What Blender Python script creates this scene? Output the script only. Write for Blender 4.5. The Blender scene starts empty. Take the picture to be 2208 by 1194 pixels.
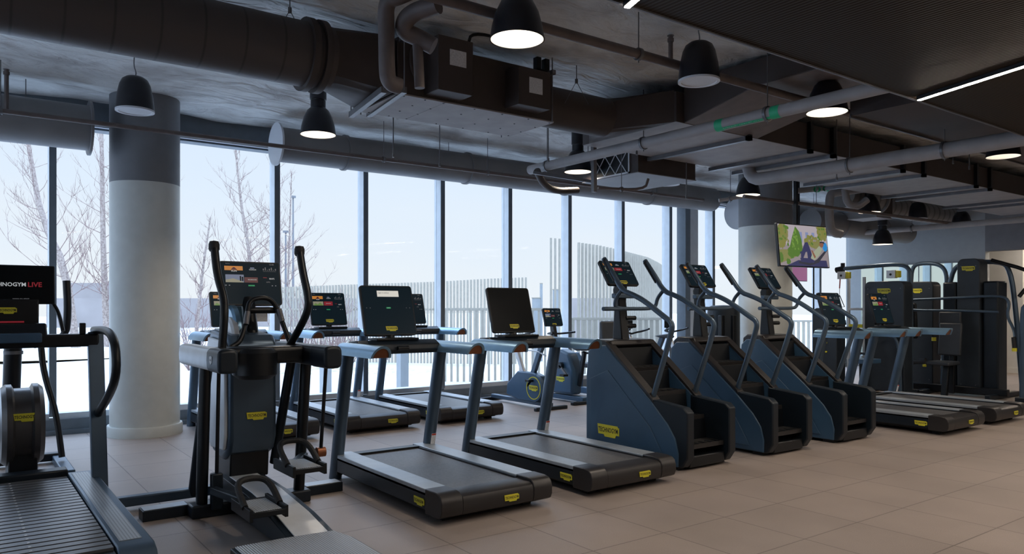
import bpy, math, random
from mathutils import Vector, Matrix, noise
PI = math.pi
SC = bpy.context.scene
COL = SC.collection
# ------------------------------------------------------------------ camera
FPX, CAMH = 1634.0, 1.45
CS, CC = 0.593/math.hypot(.593, .805), 0.805/math.hypot(.593, .805)
cam_d = bpy.data.cameras.new('camera')
cam = bpy.data.objects.new('camera', cam_d); COL.objects.link(cam)
cam.location = (0, 0, CAMH)
cam.rotation_euler = (PI/2, 0, -math.atan2(CS, CC))
cam_d.sensor_width = 36.0; cam_d.lens = FPX/2208*36.0
cam_d.shift_y = 63/2208; cam_d.clip_end = 500
SC.camera = cam
SC.view_settings.view_transform = 'Standard'; SC.view_settings.look = 'None'
SC.view_settings.gamma = 1; SC.view_settings.use_curve_mapping = False
SC.view_settings.exposure = 0.0

def at(x, y, **k):
    """photo pixel -> world point on a given plane or depth"""
    u = (x-1104)/FPX; v = (660-y)/FPX
    dx, dy, dz = CS+CC*u, CC-CS*u, v
    if 'z' in k: t = (k['z']-CAMH)/dz
    elif 'Y' in k: t = k['Y']/dy
    elif 'X' in k: t = k['X']/dx
    else: t = k['t']
    return Vector((t*dx, t*dy, CAMH+t*dz))

# ------------------------------------------------------------------ world
SKY_LOW, SKY_HIGH = 1.12, 6.5
w = bpy.data.worlds.new('sky'); SC.world = w; w.use_nodes = True
nt = w.node_tree; nt.nodes.clear()
tc = nt.nodes.new('ShaderNodeTexCoord'); sep = nt.nodes.new('ShaderNodeSeparateXYZ')
nt.links.new(tc.outputs['Generated'], sep.inputs[0])
ns = nt.nodes.new('ShaderNodeTexNoise'); ns.inputs['Scale'].default_value = 1.6; ns.inputs['Detail'].default_value = 3
mp = nt.nodes.new('ShaderNodeMapping'); mp.inputs['Scale'].default_value = (1, 1, 4)
nt.links.new(tc.outputs['Generated'], mp.inputs[0]); nt.links.new(mp.outputs[0], ns.inputs['Vector'])
ad = nt.nodes.new('ShaderNodeMath'); ad.operation = 'MULTIPLY_ADD'
ad.inputs[1].default_value = -0.2
nt.links.new(ns.outputs['Fac'], ad.inputs[0]); nt.links.new(sep.outputs['Z'], ad.inputs[2])
rp = nt.nodes.new('ShaderNodeValToRGB')
e = rp.color_ramp.elements
e[0].position = 0.0; e[0].color = (.84, .87, .90, 1)
e[1].position = .55; e[1].color = (.50, .66, .93, 1)
m_ = e.new(.12); m_.color = (.74, .83, .95, 1)
sh = nt.nodes.new('ShaderNodeMath'); sh.operation = 'ADD'; sh.inputs[1].default_value = .10
nt.links.new(ad.outputs[0], sh.inputs[0]); nt.links.new(sh.outputs[0], rp.inputs[0])
bg = nt.nodes.new('ShaderNodeBackground'); bg.inputs['Strength'].default_value = 1.0
nt.links.new(rp.outputs[0], bg.inputs['Color'])
# the sky is brighter and bluer high up than near the horizon
hi = nt.nodes.new('ShaderNodeMapRange'); hi.interpolation_type = 'SMOOTHSTEP'
hi.inputs['From Min'].default_value = .24; hi.inputs['From Max'].default_value = .62
hi.inputs['To Min'].default_value = SKY_LOW; hi.inputs['To Max'].default_value = SKY_HIGH
nt.links.new(sep.outputs['Z'], hi.inputs['Value']); nt.links.new(hi.outputs[0], bg.inputs['Strength'])
wo = nt.nodes.new('ShaderNodeOutputWorld'); nt.links.new(bg.outputs[0], wo.inputs[0])
# daylight portal at the glazing
pl = bpy.data.lights.new('window_portal', 'AREA'); pl.shape = 'RECTANGLE'; pl.size = 26; pl.size_y = 3.7
pl.cycles.is_portal = True
po = bpy.data.objects.new('window_portal', pl); COL.objects.link(po)
po.location = (5, 10.2, 1.85); po.rotation_euler = (-PI/2, 0, 0)
pl2 = bpy.data.lights.new('added_window_portal', 'AREA'); pl2.shape = 'RECTANGLE'; pl2.size = 3.5; pl2.size_y = 7.9
pl2.cycles.is_portal = True
po2 = bpy.data.objects.new('added_window_portal', pl2); COL.objects.link(po2)
po2.location = (-6.3, 6.1, 1.85); po2.rotation_euler = (0, -PI/2, 0)
LED_STRENGTH = 125.0
PENDANT_W = 45.0

# ------------------------------------------------------------------ materials
MATS = {}
def pm(name, col, rough=.5, metal=0.0, emit=None, es=1.0, noise_amt=0, noise_scale=8, bump=0, bump_scale=40, col2=None, spec=.5, alpha=None):
    m = bpy.data.materials.new(name); m.use_nodes = True
    t = m.node_tree; b = t.nodes['Principled BSDF']
    b.inputs['Base Color'].default_value = (*col, 1); b.inputs['Roughness'].default_value = rough
    b.inputs['Metallic'].default_value = metal; b.inputs['Specular IOR Level'].default_value = spec
    if emit:
        b.inputs['Emission Color'].default_value = (*emit, 1); b.inputs['Emission Strength'].default_value = es
    tcn = t.nodes.new('ShaderNodeTexCoord')
    if noise_amt or col2:
        n = t.nodes.new('ShaderNodeTexNoise'); n.inputs['Scale'].default_value = noise_scale; n.inputs['Detail'].default_value = 5
        t.links.new(tcn.outputs['Object'], n.inputs['Vector'])
        r = t.nodes.new('ShaderNodeValToRGB')
        c2 = col2 or tuple(c*(1-noise_amt) for c in col)
        c1 = col if col2 else tuple(min(1, c*(1+noise_amt)) for c in col)
        r.color_ramp.elements[0].position = .35; r.color_ramp.elements[0].color = (*c2, 1)
        r.color_ramp.elements[1].position = .65; r.color_ramp.elements[1].color = (*c1, 1)
        t.links.new(n.outputs['Fac'], r.inputs[0]); t.links.new(r.outputs[0], b.inputs['Base Color'])
    if bump:
        n2 = t.nodes.new('ShaderNodeTexNoise'); n2.inputs['Scale'].default_value = bump_scale; n2.inputs['Detail'].default_value = 4
        t.links.new(tcn.outputs['Object'], n2.inputs['Vector'])
        bu = t.nodes.new('ShaderNodeBump'); bu.inputs['Strength'].default_value = bump; bu.inputs['Distance'].default_value = .02
        t.links.new(n2.outputs['Fac'], bu.inputs['Height']); t.links.new(bu.outputs[0], b.inputs['Normal'])
    MATS[name] = m
    return m
pm('body_dark', (.007, .013, .021), .40, spec=.38, noise_amt=.12, noise_scale=3)
pm('body_black', (.004, .0055, .008), .38, spec=.4, noise_amt=.1)
pm('body_blue', (.036, .088, .160), .40, noise_amt=.1, noise_scale=2)  # near-neutral machine shells; blue of the window daylight put into the colour
pm('frame_grey', (.075, .115, .165), .36, .45, noise_amt=.08, noise_scale=3)
pm('rail_top', (.36, .40, .44), .38, .4, noise_amt=.06)
pm('paddle', (.22, .38, .54), .30, .6, noise_amt=.05)
pm('silver', (.72, .75, .79), .38, .1, noise_amt=.05)
pm('slat_metal', (.15, .15, .155), .33, .5, noise_amt=.06)
pm('drum_metal', (.10, .095, .095), .3, .5, noise_amt=.08)
pm('shroud', (.020, .028, .038), .42, noise_amt=.08)
pm('belt', (.075, .073, .075), .42, noise_amt=.25, noise_scale=60, bump=.15, bump_scale=300)
pm('rubber', (.009, .009, .010), .65, bump=.2, bump_scale=120)
pm('cover_taupe', (.026, .024, .025), .38, .2, noise_amt=.08)
pm('glass_black', (.004, .006, .008), .28, noise_amt=.05, spec=.12)
pm('screen_dark', (.004, .008, .012), .3, emit=(.04, .09, .13), es=.09, spec=.08)
pm('yellow', (.72, .66, .04), .45, emit=None, noise_amt=.03)
pm('ink', (.02, .02, .02), .6)
pm('white_print', (.75, .75, .75), .6)
pm('sticker', (.62, .64, .68), .5, noise_amt=.12, noise_scale=90)
pm('sticker_red', (.5, .05, .03), .5)
pm('ui_orange', (.1, .04, .01), .3, emit=(.85, .33, .06), es=0.48)
pm('ui_blue', (.05, .06, .1), .3, emit=(.28, .36, .55), es=0.36)
pm('ui_red', (.1, .01, .01), .3, emit=(.45, .03, .05), es=0.36)
pm('ui_cream', (.1, .1, .08), .3, emit=(.62, .60, .42), es=0.30)
pm('ui_white', (.1, .1, .1), .3, emit=(.8, .85, .88), es=0.42)
pm('ui_green', (.01, .1, .04), .3, emit=(.03, .5, .18), es=0.36)
pm('ui_grey', (.05, .05, .05), .3, emit=(.25, .26, .28), es=0.36)
pm('ui_panel', (.3, .3, .28), .3, emit=(.74, .72, .66), es=0.72)
pm('ui_deepred', (.05, .01, .01), .3, emit=(.12, .02, .03), es=0.36)
pm('copper', (.25, .09, .04), .35, .6, noise_amt=.2)
pm('duct', (.22, .22, .23), .55, .2, noise_amt=.08, noise_scale=2, bump=.05, bump_scale=6)
pm('duct_dark', (.050, .038, .035), .6, noise_amt=.12, noise_scale=3)
pm('pipe_grey', (.30, .285, .285), .6, noise_amt=.08, noise_scale=5)
pm('pipe_brown', (.13, .105, .10), .55, noise_amt=.12)
pm('steel', (.16, .16, .17), .4, .5, noise_amt=.1)
pm('pendant_black', (.006, .007, .012), .35, noise_amt=.1)
pm('pendant_white', (.86, .84, .80), .35, emit=None)
pm('lamp_glow', (.9, .85, .75), .4, emit=(1.0, .88, .74), es=14.0)
pm('grille_white', (.62, .64, .68), .55, noise_amt=.04, noise_scale=200)
pm('column_grey', (.17, .175, .19), .55, noise_amt=.04)
pm('column_white', (.60, .62, .59), .42, noise_amt=.03)
pm('mullion', (.62, .66, .70), .45, .15, noise_amt=.04)
pm('mullion_dark', (.14, .17, .20), .5, noise_amt=.06)  # also the room-side shade on mullion fronts, put into the colour
pm('wall_grey', (.30, .32, .33), .7, noise_amt=.03)
pm('wall_dark', (.16, .16, .17), .7, noise_amt=.05)
pm('wall_white', (.72, .71, .68), .7, noise_amt=.02)
pm('snow', (.50, .485, .475), .8, noise_amt=.04, noise_scale=.6, bump=.4, bump_scale=2)
pm('dry_grass', (.45, .38, .26), .9, noise_amt=.3, noise_scale=6, bump=.5, bump_scale=20)
pm('slat_pale', (.34, .31, .255), .6, noise_amt=.05)
pm('far_building', (.30, .27, .26), .8, noise_amt=.08, noise_scale=.5)
pm('birch', (.42, .35, .31), .8, col2=(.22, .17, .15), noise_scale=14)
pm('twig', (.24, .165, .155), .8, noise_amt=.2)
pm('upholstery', (.03, .036, .045), .5, noise_amt=.1, bump=.1, bump_scale=150)
pm('led', (1, .9, .8), .5, emit=(1.0, .87, .74), es=LED_STRENGTH)
pm('mirror', (.62, .70, .66), .03, 1.0)
pm('wood', (.22, .085, .03), .5, col2=(.14, .05, .018), noise_scale=5)
pm('green_mark', (.02, .42, .20), .5, noise_amt=.05)
pm('board_cream', (.5, .46, .38), .6, noise_amt=.15, noise_scale=12)
pm('tv_sky', (.1, .1, .1), .3, emit=(.52, .46, .50), es=0.72)
pm('tv_hedge', (.1, .1, .1), .3, emit=(.10, .22, .03), es=0.72)
pm('tv_hedge2', (.1, .1, .1), .3, emit=(.26, .26, .06), es=0.72)
pm('tv_leaf', (.1, .1, .1), .3, emit=(.20, .36, .06), es=.72)
pm('tv_lawn', (.1, .1, .1), .3, emit=(.30, .30, .10), es=0.64)
pm('tv_navy', (.1, .1, .1), .3, emit=(.035, .04, .13), es=0.72)
pm('tv_skin', (.1, .1, .1), .3, emit=(.30, .12, .07), es=0.72)
pm('tv_shirt', (.1, .1, .1), .3, emit=(.42, .46, .33), es=0.72)
pm('tv_blue', (.1, .1, .1), .3, emit=(.02, .30, .75), es=0.72)
pm('tv_dark', (.02, .02, .02), .3, emit=(.05, .05, .07), es=0.72)
pm('tv_pave', (.1, .1, .1), .3, emit=(.40, .34, .36), es=0.64)
pm('tv_purple', (.1, .02, .1), .3, emit=(.34, .14, .28), es=0.64)
pm('tv_window', (.1, .1, .1), .3, emit=(.26, .32, .55), es=0.72)

def tile_mat():
    m = bpy.data.materials.new('floor_tile'); m.use_nodes = True; t = m.node_tree; b = t.nodes['Principled BSDF']
    g = t.nodes.new('ShaderNodeTexCoord')
    mp = t.nodes.new('ShaderNodeMapping'); mp.inputs['Location'].default_value = (.0, -.28, 0)
    t.links.new(g.outputs['Object'], mp.inputs[0])
    br = t.nodes.new('ShaderNodeTexBrick'); br.offset = 0; br.squash = 1
    br.inputs['Scale'].default_value = 1.0; br.inputs['Mortar Size'].default_value = .005
    br.inputs['Brick Width'].default_value = .61; br.inputs['Row Height'].default_value = .61
    br.inputs['Color1'].default_value = (.33, .275, .243, 1); br.inputs['Color2'].default_value = (.30, .25, .222, 1)
    br.inputs['Mortar'].default_value = (.15, .125, .11, 1); br.inputs['Mortar Smooth'].default_value = .3
    t.links.new(mp.outputs[0], br.inputs['Vector'])
    n = t.nodes.new('ShaderNodeTexNoise'); n.inputs['Scale'].default_value = 260; n.inputs['Detail'].default_value = 3
    t.links.new(g.outputs['Object'], n.inputs['Vector'])
    n3 = t.nodes.new('ShaderNodeTexNoise'); n3.inputs['Scale'].default_value = 1.6; n3.inputs['Detail'].default_value = 5
    t.links.new(g.outputs['Object'], n3.inputs['Vector'])
    r3 = t.nodes.new('ShaderNodeMapRange'); r3.inputs['To Min'].default_value = .8; r3.inputs['To Max'].default_value = 1.2
    t.links.new(n3.outputs['Fac'], r3.inputs['Value'])
    r1 = t.nodes.new('ShaderNodeMapRange'); r1.inputs['From Min'].default_value = .3; r1.inputs['From Max'].default_value = .7
    r1.inputs['To Min'].default_value = .82; r1.inputs['To Max'].default_value = 1.18
    t.links.new(n.outputs['Fac'], r1.inputs['Value'])
    mu = t.nodes.new('ShaderNodeMath'); mu.operation = 'MULTIPLY'
    t.links.new(r1.outputs[0], mu.inputs[0]); t.links.new(r3.outputs[0], mu.inputs[1])
    vm = t.nodes.new('ShaderNodeVectorMath'); vm.operation = 'SCALE'
    t.links.new(br.outputs['Color'], vm.inputs[0]); t.links.new(mu.outputs[0], vm.inputs['Scale'])
    t.links.new(vm.outputs[0], b.inputs['Base Color'])
    b.inputs['Roughness'].default_value = .42; b.inputs['Specular IOR Level'].default_value = .45
    bu = t.nodes.new('ShaderNodeBump'); bu.inputs['Strength'].default_value = .25; bu.inputs['Distance'].default_value = .004
    t.links.new(n.outputs['Fac'], bu.inputs['Height']); t.links.new(bu.outputs[0], b.inputs['Normal'])
    MATS['floor_tile'] = m
tile_mat()
def ceil_mat():
    m = bpy.data.materials.new('sprayed_ceiling'); m.use_nodes = True; t = m.node_tree; b = t.nodes['Principled BSDF']
    g = t.nodes.new('ShaderNodeTexCoord')
    n = t.nodes.new('ShaderNodeTexNoise'); n.inputs['Scale'].default_value = 1.7; n.inputs['Detail'].default_value = 8
    n.inputs['Distortion'].default_value = .6
    t.links.new(g.outputs['Object'], n.inputs['Vector'])
    r = t.nodes.new('ShaderNodeValToRGB')
    r.color_ramp.elements[0].position = .36; r.color_ramp.elements[0].color = (.44, .43, .42, 1)
    r.color_ramp.elements[1].position = .56; r.color_ramp.elements[1].color = (.68, .69, .68, 1)
    t.links.new(n.outputs['Fac'], r.inputs[0]); t.links.new(r.outputs[0], b.inputs['Base Color'])
    b.inputs['Roughness'].default_value = .75
    bu = t.nodes.new('ShaderNodeBump'); bu.inputs['Strength'].default_value = .9; bu.inputs['Distance'].default_value = .09
    mpc = t.nodes.new('ShaderNodeMapping'); mpc.inputs['Scale'].default_value = (1.0, 2.2, 1)
    n2 = t.nodes.new('ShaderNodeTexNoise'); n2.inputs['Scale'].default_value = 2.3; n2.inputs['Detail'].default_value = 8
    n2.inputs['Distortion'].default_value = 1.2
    t.links.new(g.outputs['Object'], mpc.inputs[0]); t.links.new(mpc.outputs[0], n2.inputs['Vector'])
    t.links.new(n2.outputs['Fac'], bu.inputs['Height']); t.links.new(bu.outputs[0], b.inputs['Normal'])
    MATS['sprayed_ceiling'] = m
ceil_mat()
def line_mat(name, c1, c2, scale, axis=0, rough=.6, bump=.4, metal=0):
    m = bpy.data.materials.new(name); m.use_nodes = True; t = m.node_tree; b = t.nodes['Principled BSDF']
    g = t.nodes.new('ShaderNodeTexCoord'); wv = t.nodes.new('ShaderNodeTexWave')
    wv.bands_direction = 'XYZ'[axis]; wv.inputs['Scale'].default_value = scale
    t.links.new(g.outputs['Object'], wv.inputs['Vector'])
    r = t.nodes.new('ShaderNodeValToRGB')
    r.color_ramp.elements[0].position = .001 if name == 'spiral_duct' else .08; r.color_ramp.elements[0].color = (*c2, 1)
    r.color_ramp.elements[1].position = .014 if name == 'spiral_duct' else .3; r.color_ramp.elements[1].color = (*c1, 1)
    t.links.new(wv.outputs['Fac'], r.inputs[0]); t.links.new(r.outputs[0], b.inputs['Base Color'])
    bu = t.nodes.new('ShaderNodeBump'); bu.inputs['Strength'].default_value = bump; bu.inputs['Distance'].default_value = .01
    t.links.new(wv.outputs['Fac'], bu.inputs['Height']); t.links.new(bu.outputs[0], b.inputs['Normal'])
    b.inputs['Roughness'].default_value = rough; b.inputs['Metallic'].default_value = metal
    b.inputs['Specular IOR Level'].default_value = .15 if name == 'metal_ceiling' else .5
    MATS[name] = m
line_mat('metal_ceiling', (.030, .020, .012), (.016, .011, .007), 9, 0, .6, .25, .1)
line_mat('spiral_duct', (.085, .072, .070), (.05, .044, .044), 1.1, 0, .55, .15, .2)
line_mat('spiral_far', (.26, .255, .26), (.16, .16, .16), 1.4, 0, .55, .3, .2)
line_mat('plate_ribbed', (.48, .50, .53), (.28, .29, .31), 22, 0, .35, .4, .3)
def perf_mat():
    m = bpy.data.materials.new('perforated'); m.use_nodes = True; t = m.node_tree; b = t.nodes['Principled BSDF']
    g = t.nodes.new('ShaderNodeTexCoord'); v = t.nodes.new('ShaderNodeTexVoronoi'); v.inputs['Scale'].default_value = 62
    v.inputs['Randomness'].default_value = 0.0
    t.links.new(g.outputs['Object'], v.inputs['Vector'])
    r = t.nodes.new('ShaderNodeValToRGB'); r.color_ramp.elements[0].position = .32; r.color_ramp.elements[0].color = (.02, .022, .025, 1)
    r.color_ramp.elements[1].position = .42; r.color_ramp.elements[1].color = (.34, .37, .40, 1)
    t.links.new(v.outputs['Distance'], r.inputs[0]); t.links.new(r.outputs[0], b.inputs['Base Color'])
    b.inputs['Roughness'].default_value = .35; b.inputs['Metallic'].default_value = .3
    MATS['perforated'] = m
perf_mat()
def glass_mat():
    m = bpy.data.materials.new('window_glass'); m.use_nodes = True; t = m.node_tree; t.nodes.clear()
    o = t.nodes.new('ShaderNodeOutputMaterial'); mx = t.nodes.new('ShaderNodeMixShader')
    tr = t.nodes.new('ShaderNodeBsdfTransparent'); tr.inputs[0].default_value = (.955, .97, .975, 1)
    gl = t.nodes.new('ShaderNodeBsdfGlossy'); gl.inputs['Roughness'].default_value = .02
    fr = t.nodes.new('ShaderNodeFresnel'); fr.inputs[0].default_value = 1.18
    ge = t.nodes.new('ShaderNodeNewGeometry'); su = t.nodes.new('ShaderNodeMath'); su.operation = 'SUBTRACT'; su.inputs[0].default_value = 1; su.use_clamp = True
    t.links.new(ge.outputs['Backfacing'], su.inputs[1]); mm = t.nodes.new('ShaderNodeMath'); mm.operation = 'MULTIPLY'
    t.links.new(su.outputs[0], mm.inputs[0]); t.links.new(fr.outputs[0], mm.inputs[1]); t.links.new(mm.outputs[0], mx.inputs[0]); t.links.new(tr.outputs[0], mx.inputs[1]); t.links.new(gl.outputs[0], mx.inputs[2])
    t.links.new(mx.outputs[0], o.inputs[0]); MATS['window_glass'] = m
glass_mat()

# ------------------------------------------------------------------ text outlines
_txt = {}
def text_geo(s):
    if s in _txt: return _txt[s]
    c = bpy.data.curves.new('lettering', 'FONT'); c.body = s; c.align_x = 'CENTER'; c.align_y = 'CENTER'; c.size = 1; c.offset = .02
    c.resolution_u = 2
    o = bpy.data.objects.new('lettering', c); COL.objects.link(o)
    dg = bpy.context.evaluated_depsgraph_get(); dg.update()
    me = o.evaluated_get(dg).to_mesh()
    vs = [tuple(v.co) for v in me.vertices]; fs = [tuple(p.vertices) for p in me.polygons]
    o.evaluated_get(dg).to_mesh_clear()
    bpy.data.objects.remove(o); bpy.data.curves.remove(c)
    xs = [v[0] for v in vs]
    wid = max(xs)-min(xs); cx = (max(xs)+min(xs))/2
    ys = [v[1] for v in vs]; cy = (max(ys)+min(ys))/2
    vs = [((v[0]-cx)/wid, (v[1]-cy)/wid) for v in vs]
    _txt[s] = (vs, fs); return _txt[s]

# ------------------------------------------------------------------ mesh builder
class MB:
    def __init__(s): s.v = []; s.f = []; s.m = []; s.mats = []; s.M = Matrix.Identity(4)
    def add(s, vs, fs, mat):
        o = len(s.v); s.v += [tuple(s.M @ Vector(p)) for p in vs]
        if mat not in s.mats: s.mats.append(mat)
        k = s.mats.index(mat)
        for f in fs: s.f.append(tuple(i+o for i in f)); s.m.append(k)
        return s
    def box(s, x0, x1, y0, y1, z0, z1, mat):
        vs = [(x, y, z) for z in (z0, z1) for y in (y0, y1) for x in (x0, x1)]
        return s.add(vs, [(0, 2, 3, 1), (4, 5, 7, 6), (0, 1, 5, 4), (2, 6, 7, 3), (0, 4, 6, 2), (1, 3, 7, 5)], mat)
    def bar(s, p, q, wx, wy, mat, up=(0, 0, 1)):
        """rectangular bar from p to q"""
        p = Vector(p); q = Vector(q); d = (q-p).normalized(); u = Vector(up)
        if abs(d.dot(u)) > .98: u = Vector((0, 1, 0))
        a = d.cross(u).normalized(); b = a.cross(d).normalized()
        vs = [c+a*(i*wx/2)+b*(j*wy/2) for c in (p, q) for i, j in ((-1, -1), (1, -1), (1, 1), (-1, 1))]
        return s.add(vs, [(0, 3, 2, 1), (4, 5, 6, 7), (0, 1, 5, 4), (1, 2, 6, 5), (2, 3, 7, 6), (3, 0, 4, 7)], mat)
    def prism(s, prof, a0, a1, mat, axis='x'):
        n = len(prof)
        def mk(p, a):
            if axis == 'x': return (a, p[0], p[1])
            if axis == 'y': return (p[0], a, p[1])
            return (p[0], p[1], a)
        vs = [mk(p, a0) for p in prof]+[mk(p, a1) for p in prof]
        fs = [tuple(range(n))[::-1], tuple(range(n, 2*n))]+[(i, (i+1) % n, n+(i+1) % n, n+i) for i in range(n)]
        area = sum(prof[i][0]*prof[(i+1) % n][1]-prof[(i+1) % n][0]*prof[i][1] for i in range(n))
        flip = (area < 0) != (a1 < a0)
        if axis == 'y': flip = not flip
        if flip: fs = [f[::-1] for f in fs]
        return s.add(vs, fs, mat)
    def tube(s, pts, r, mat, n=10, rounds=2, ry=None, cap=True):
        P = [Vector(p) for p in pts]
        for _ in range(rounds if len(P) > 2 else 0):
            Q = [P[0]]
            for a, b in zip(P, P[1:]):
                Q += [a.lerp(b, .25), a.lerp(b, .75)]
            Q.append(P[-1]); P = Q
        rs = r if callable(r) else (lambda t: r)
        T = []
        for i in range(len(P)):
            a = P[max(0, i-1)]; b = P[min(len(P)-1, i+1)]; T.append((b-a).normalized())
        u = Vector((1, 0, 0)) if abs(T[0].x) < .8 else Vector((0, 1, 0))
        u = (u-T[0]*u.dot(T[0])).normalized()
        vs = []; fs = []
        for i, p in enumerate(P):
            u = (u-T[i]*u.dot(T[i])).normalized(); v = T[i].cross(u)
            rr = rs(i/(len(P)-1)); r2 = rr if ry is None else ry
            for k in range(n):
                a = 2*PI*k/n; vs.append(p+u*(math.cos(a)*rr)+v*(math.sin(a)*r2))
        for i in range(len(P)-1):
            for k in range(n):
                fs.append((i*n+k, i*n+(k+1) % n, (i+1)*n+(k+1) % n, (i+1)*n+k))
        if cap: fs += [tuple(range(n))[::-1], tuple((len(P)-1)*n+k for k in range(n))]
        return s.add(vs, fs, mat)
    def lathe(s, prof, mat, n=28, axis='z', c=(0, 0, 0), capends=False):
        vs = []; fs = []; c = Vector(c)
        for r, h in prof:
            for k in range(n):
                a = 2*PI*k/n; x, y = r*math.cos(a), r*math.sin(a)
                vs.append(c+Vector({'z': (x, y, h), 'x': (h, x, y), 'y': (y, h, x)}[axis]))
        for i in range(len(prof)-1):
            for k in range(n): fs.append((i*n+k, i*n+(k+1) % n, (i+1)*n+(k+1) % n, (i+1)*n+k))
        if capends: fs += [tuple(range(n))[::-1], tuple((len(prof)-1)*n+k for k in range(n))]
        return s.add(vs, fs, mat)
    def cyl(s, c, r, h0, h1, mat, axis='z', n=28): return s.lathe([(r, h0), (r, h1)], mat, n, axis, c, True)
    def quad(s, x0, x1, y0, y1, mat, z=0): return s.add([(x0, y0, z), (x1, y0, z), (x1, y1, z), (x0, y1, z)], [(0, 1, 2, 3)], mat)
    def poly(s, pts, mat, z=0): return s.add([(p[0], p[1], z) for p in pts], [tuple(range(len(pts)))], mat)
    def text(s, t, cx, cy, wd, mat, z=0, mirror=False):
        vs, fs = text_geo(t)
        return s.add([(cx+v[0]*wd, cy+v[1]*wd, z) for v in vs], fs, mat)
    def build(s, name, parent=None, bevel=0, seg=2, smooth=35, kind=None, label=None):
        me = bpy.data.meshes.new(name); me.from_pydata([tuple(v) for v in s.v], [], s.f); me.update()
        for m in s.mats: me.materials.append(MATS[m])
        for p, k in zip(me.polygons, s.m): p.material_index = k
        if smooth:
            for p in me.polygons: p.use_smooth = True
            me.set_sharp_from_angle(angle=math.radians(smooth))
        o = bpy.data.objects.new(name, me); COL.objects.link(o)
        if parent: o.parent = parent
        if bevel:
            b = o.modifiers.new('bevel', 'BEVEL'); b.width = bevel; b.segments = seg; b.limit_method = 'ANGLE'; b.angle_limit = math.radians(40)
        if kind: o['kind'] = kind
        if label: o['label'] = label
        return o
def empty(name, loc=(0, 0, 0), rz=0):
    o = bpy.data.objects.new(name, None); COL.objects.link(o); o.location = loc; o.rotation_euler = (0, 0, rz); o.empty_display_size = .1
    return o
def tag(o, label, cat, group=None, kind=None):
    o['label'] = label; o['category'] = cat
    if group: o['group'] = group
    if kind: o['kind'] = kind
    return o
def copy_tree(o, parent=None):
    c = o.copy(); COL.objects.link(c); c.parent = parent
    for ch in [x for x in COL.objects if x.parent == o]: copy_tree(ch, c)
    return c
def frame_mat(origin, xdir, ydir):
    x = Vector(xdir).normalized(); y = Vector(ydir).normalized(); z = x.cross(y).normalized(); y = z.cross(x)
    m = Matrix((( x.x, y.x, z.x, origin[0]), (x.y, y.y, z.y, origin[1]), (x.z, y.z, z.z, origin[2]), (0, 0, 0, 1)))
    return m
def badge(parent, origin, xdir, ydir, wd, name='badge'):
    """yellow maker's badge with black letters"""
    mb = MB(); mb.M = frame_mat(origin, xdir, ydir)
    p = [(-.5, .19), (.42, .19), (.45, .14), (.5, .14), (.5, -.11), (.36, -.11), (.32, -.20), (-.16, -.20), (-.20, -.13), (-.46, -.13)]
    mb.prism([(a*wd, b*wd) for a, b in p], -.002, .003, 'yellow', 'z')
    M0 = mb.M.copy(); mb.M = M0 @ Matrix.Translation((0, .025*wd, 0)) @ Matrix.Scale(1.45, 4, (0, 1, 0))
    mb.text('TECHNOGYM', 0, 0, wd*.90, 'ink', .0038)
    return mb.build(name, parent, smooth=0)
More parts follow.
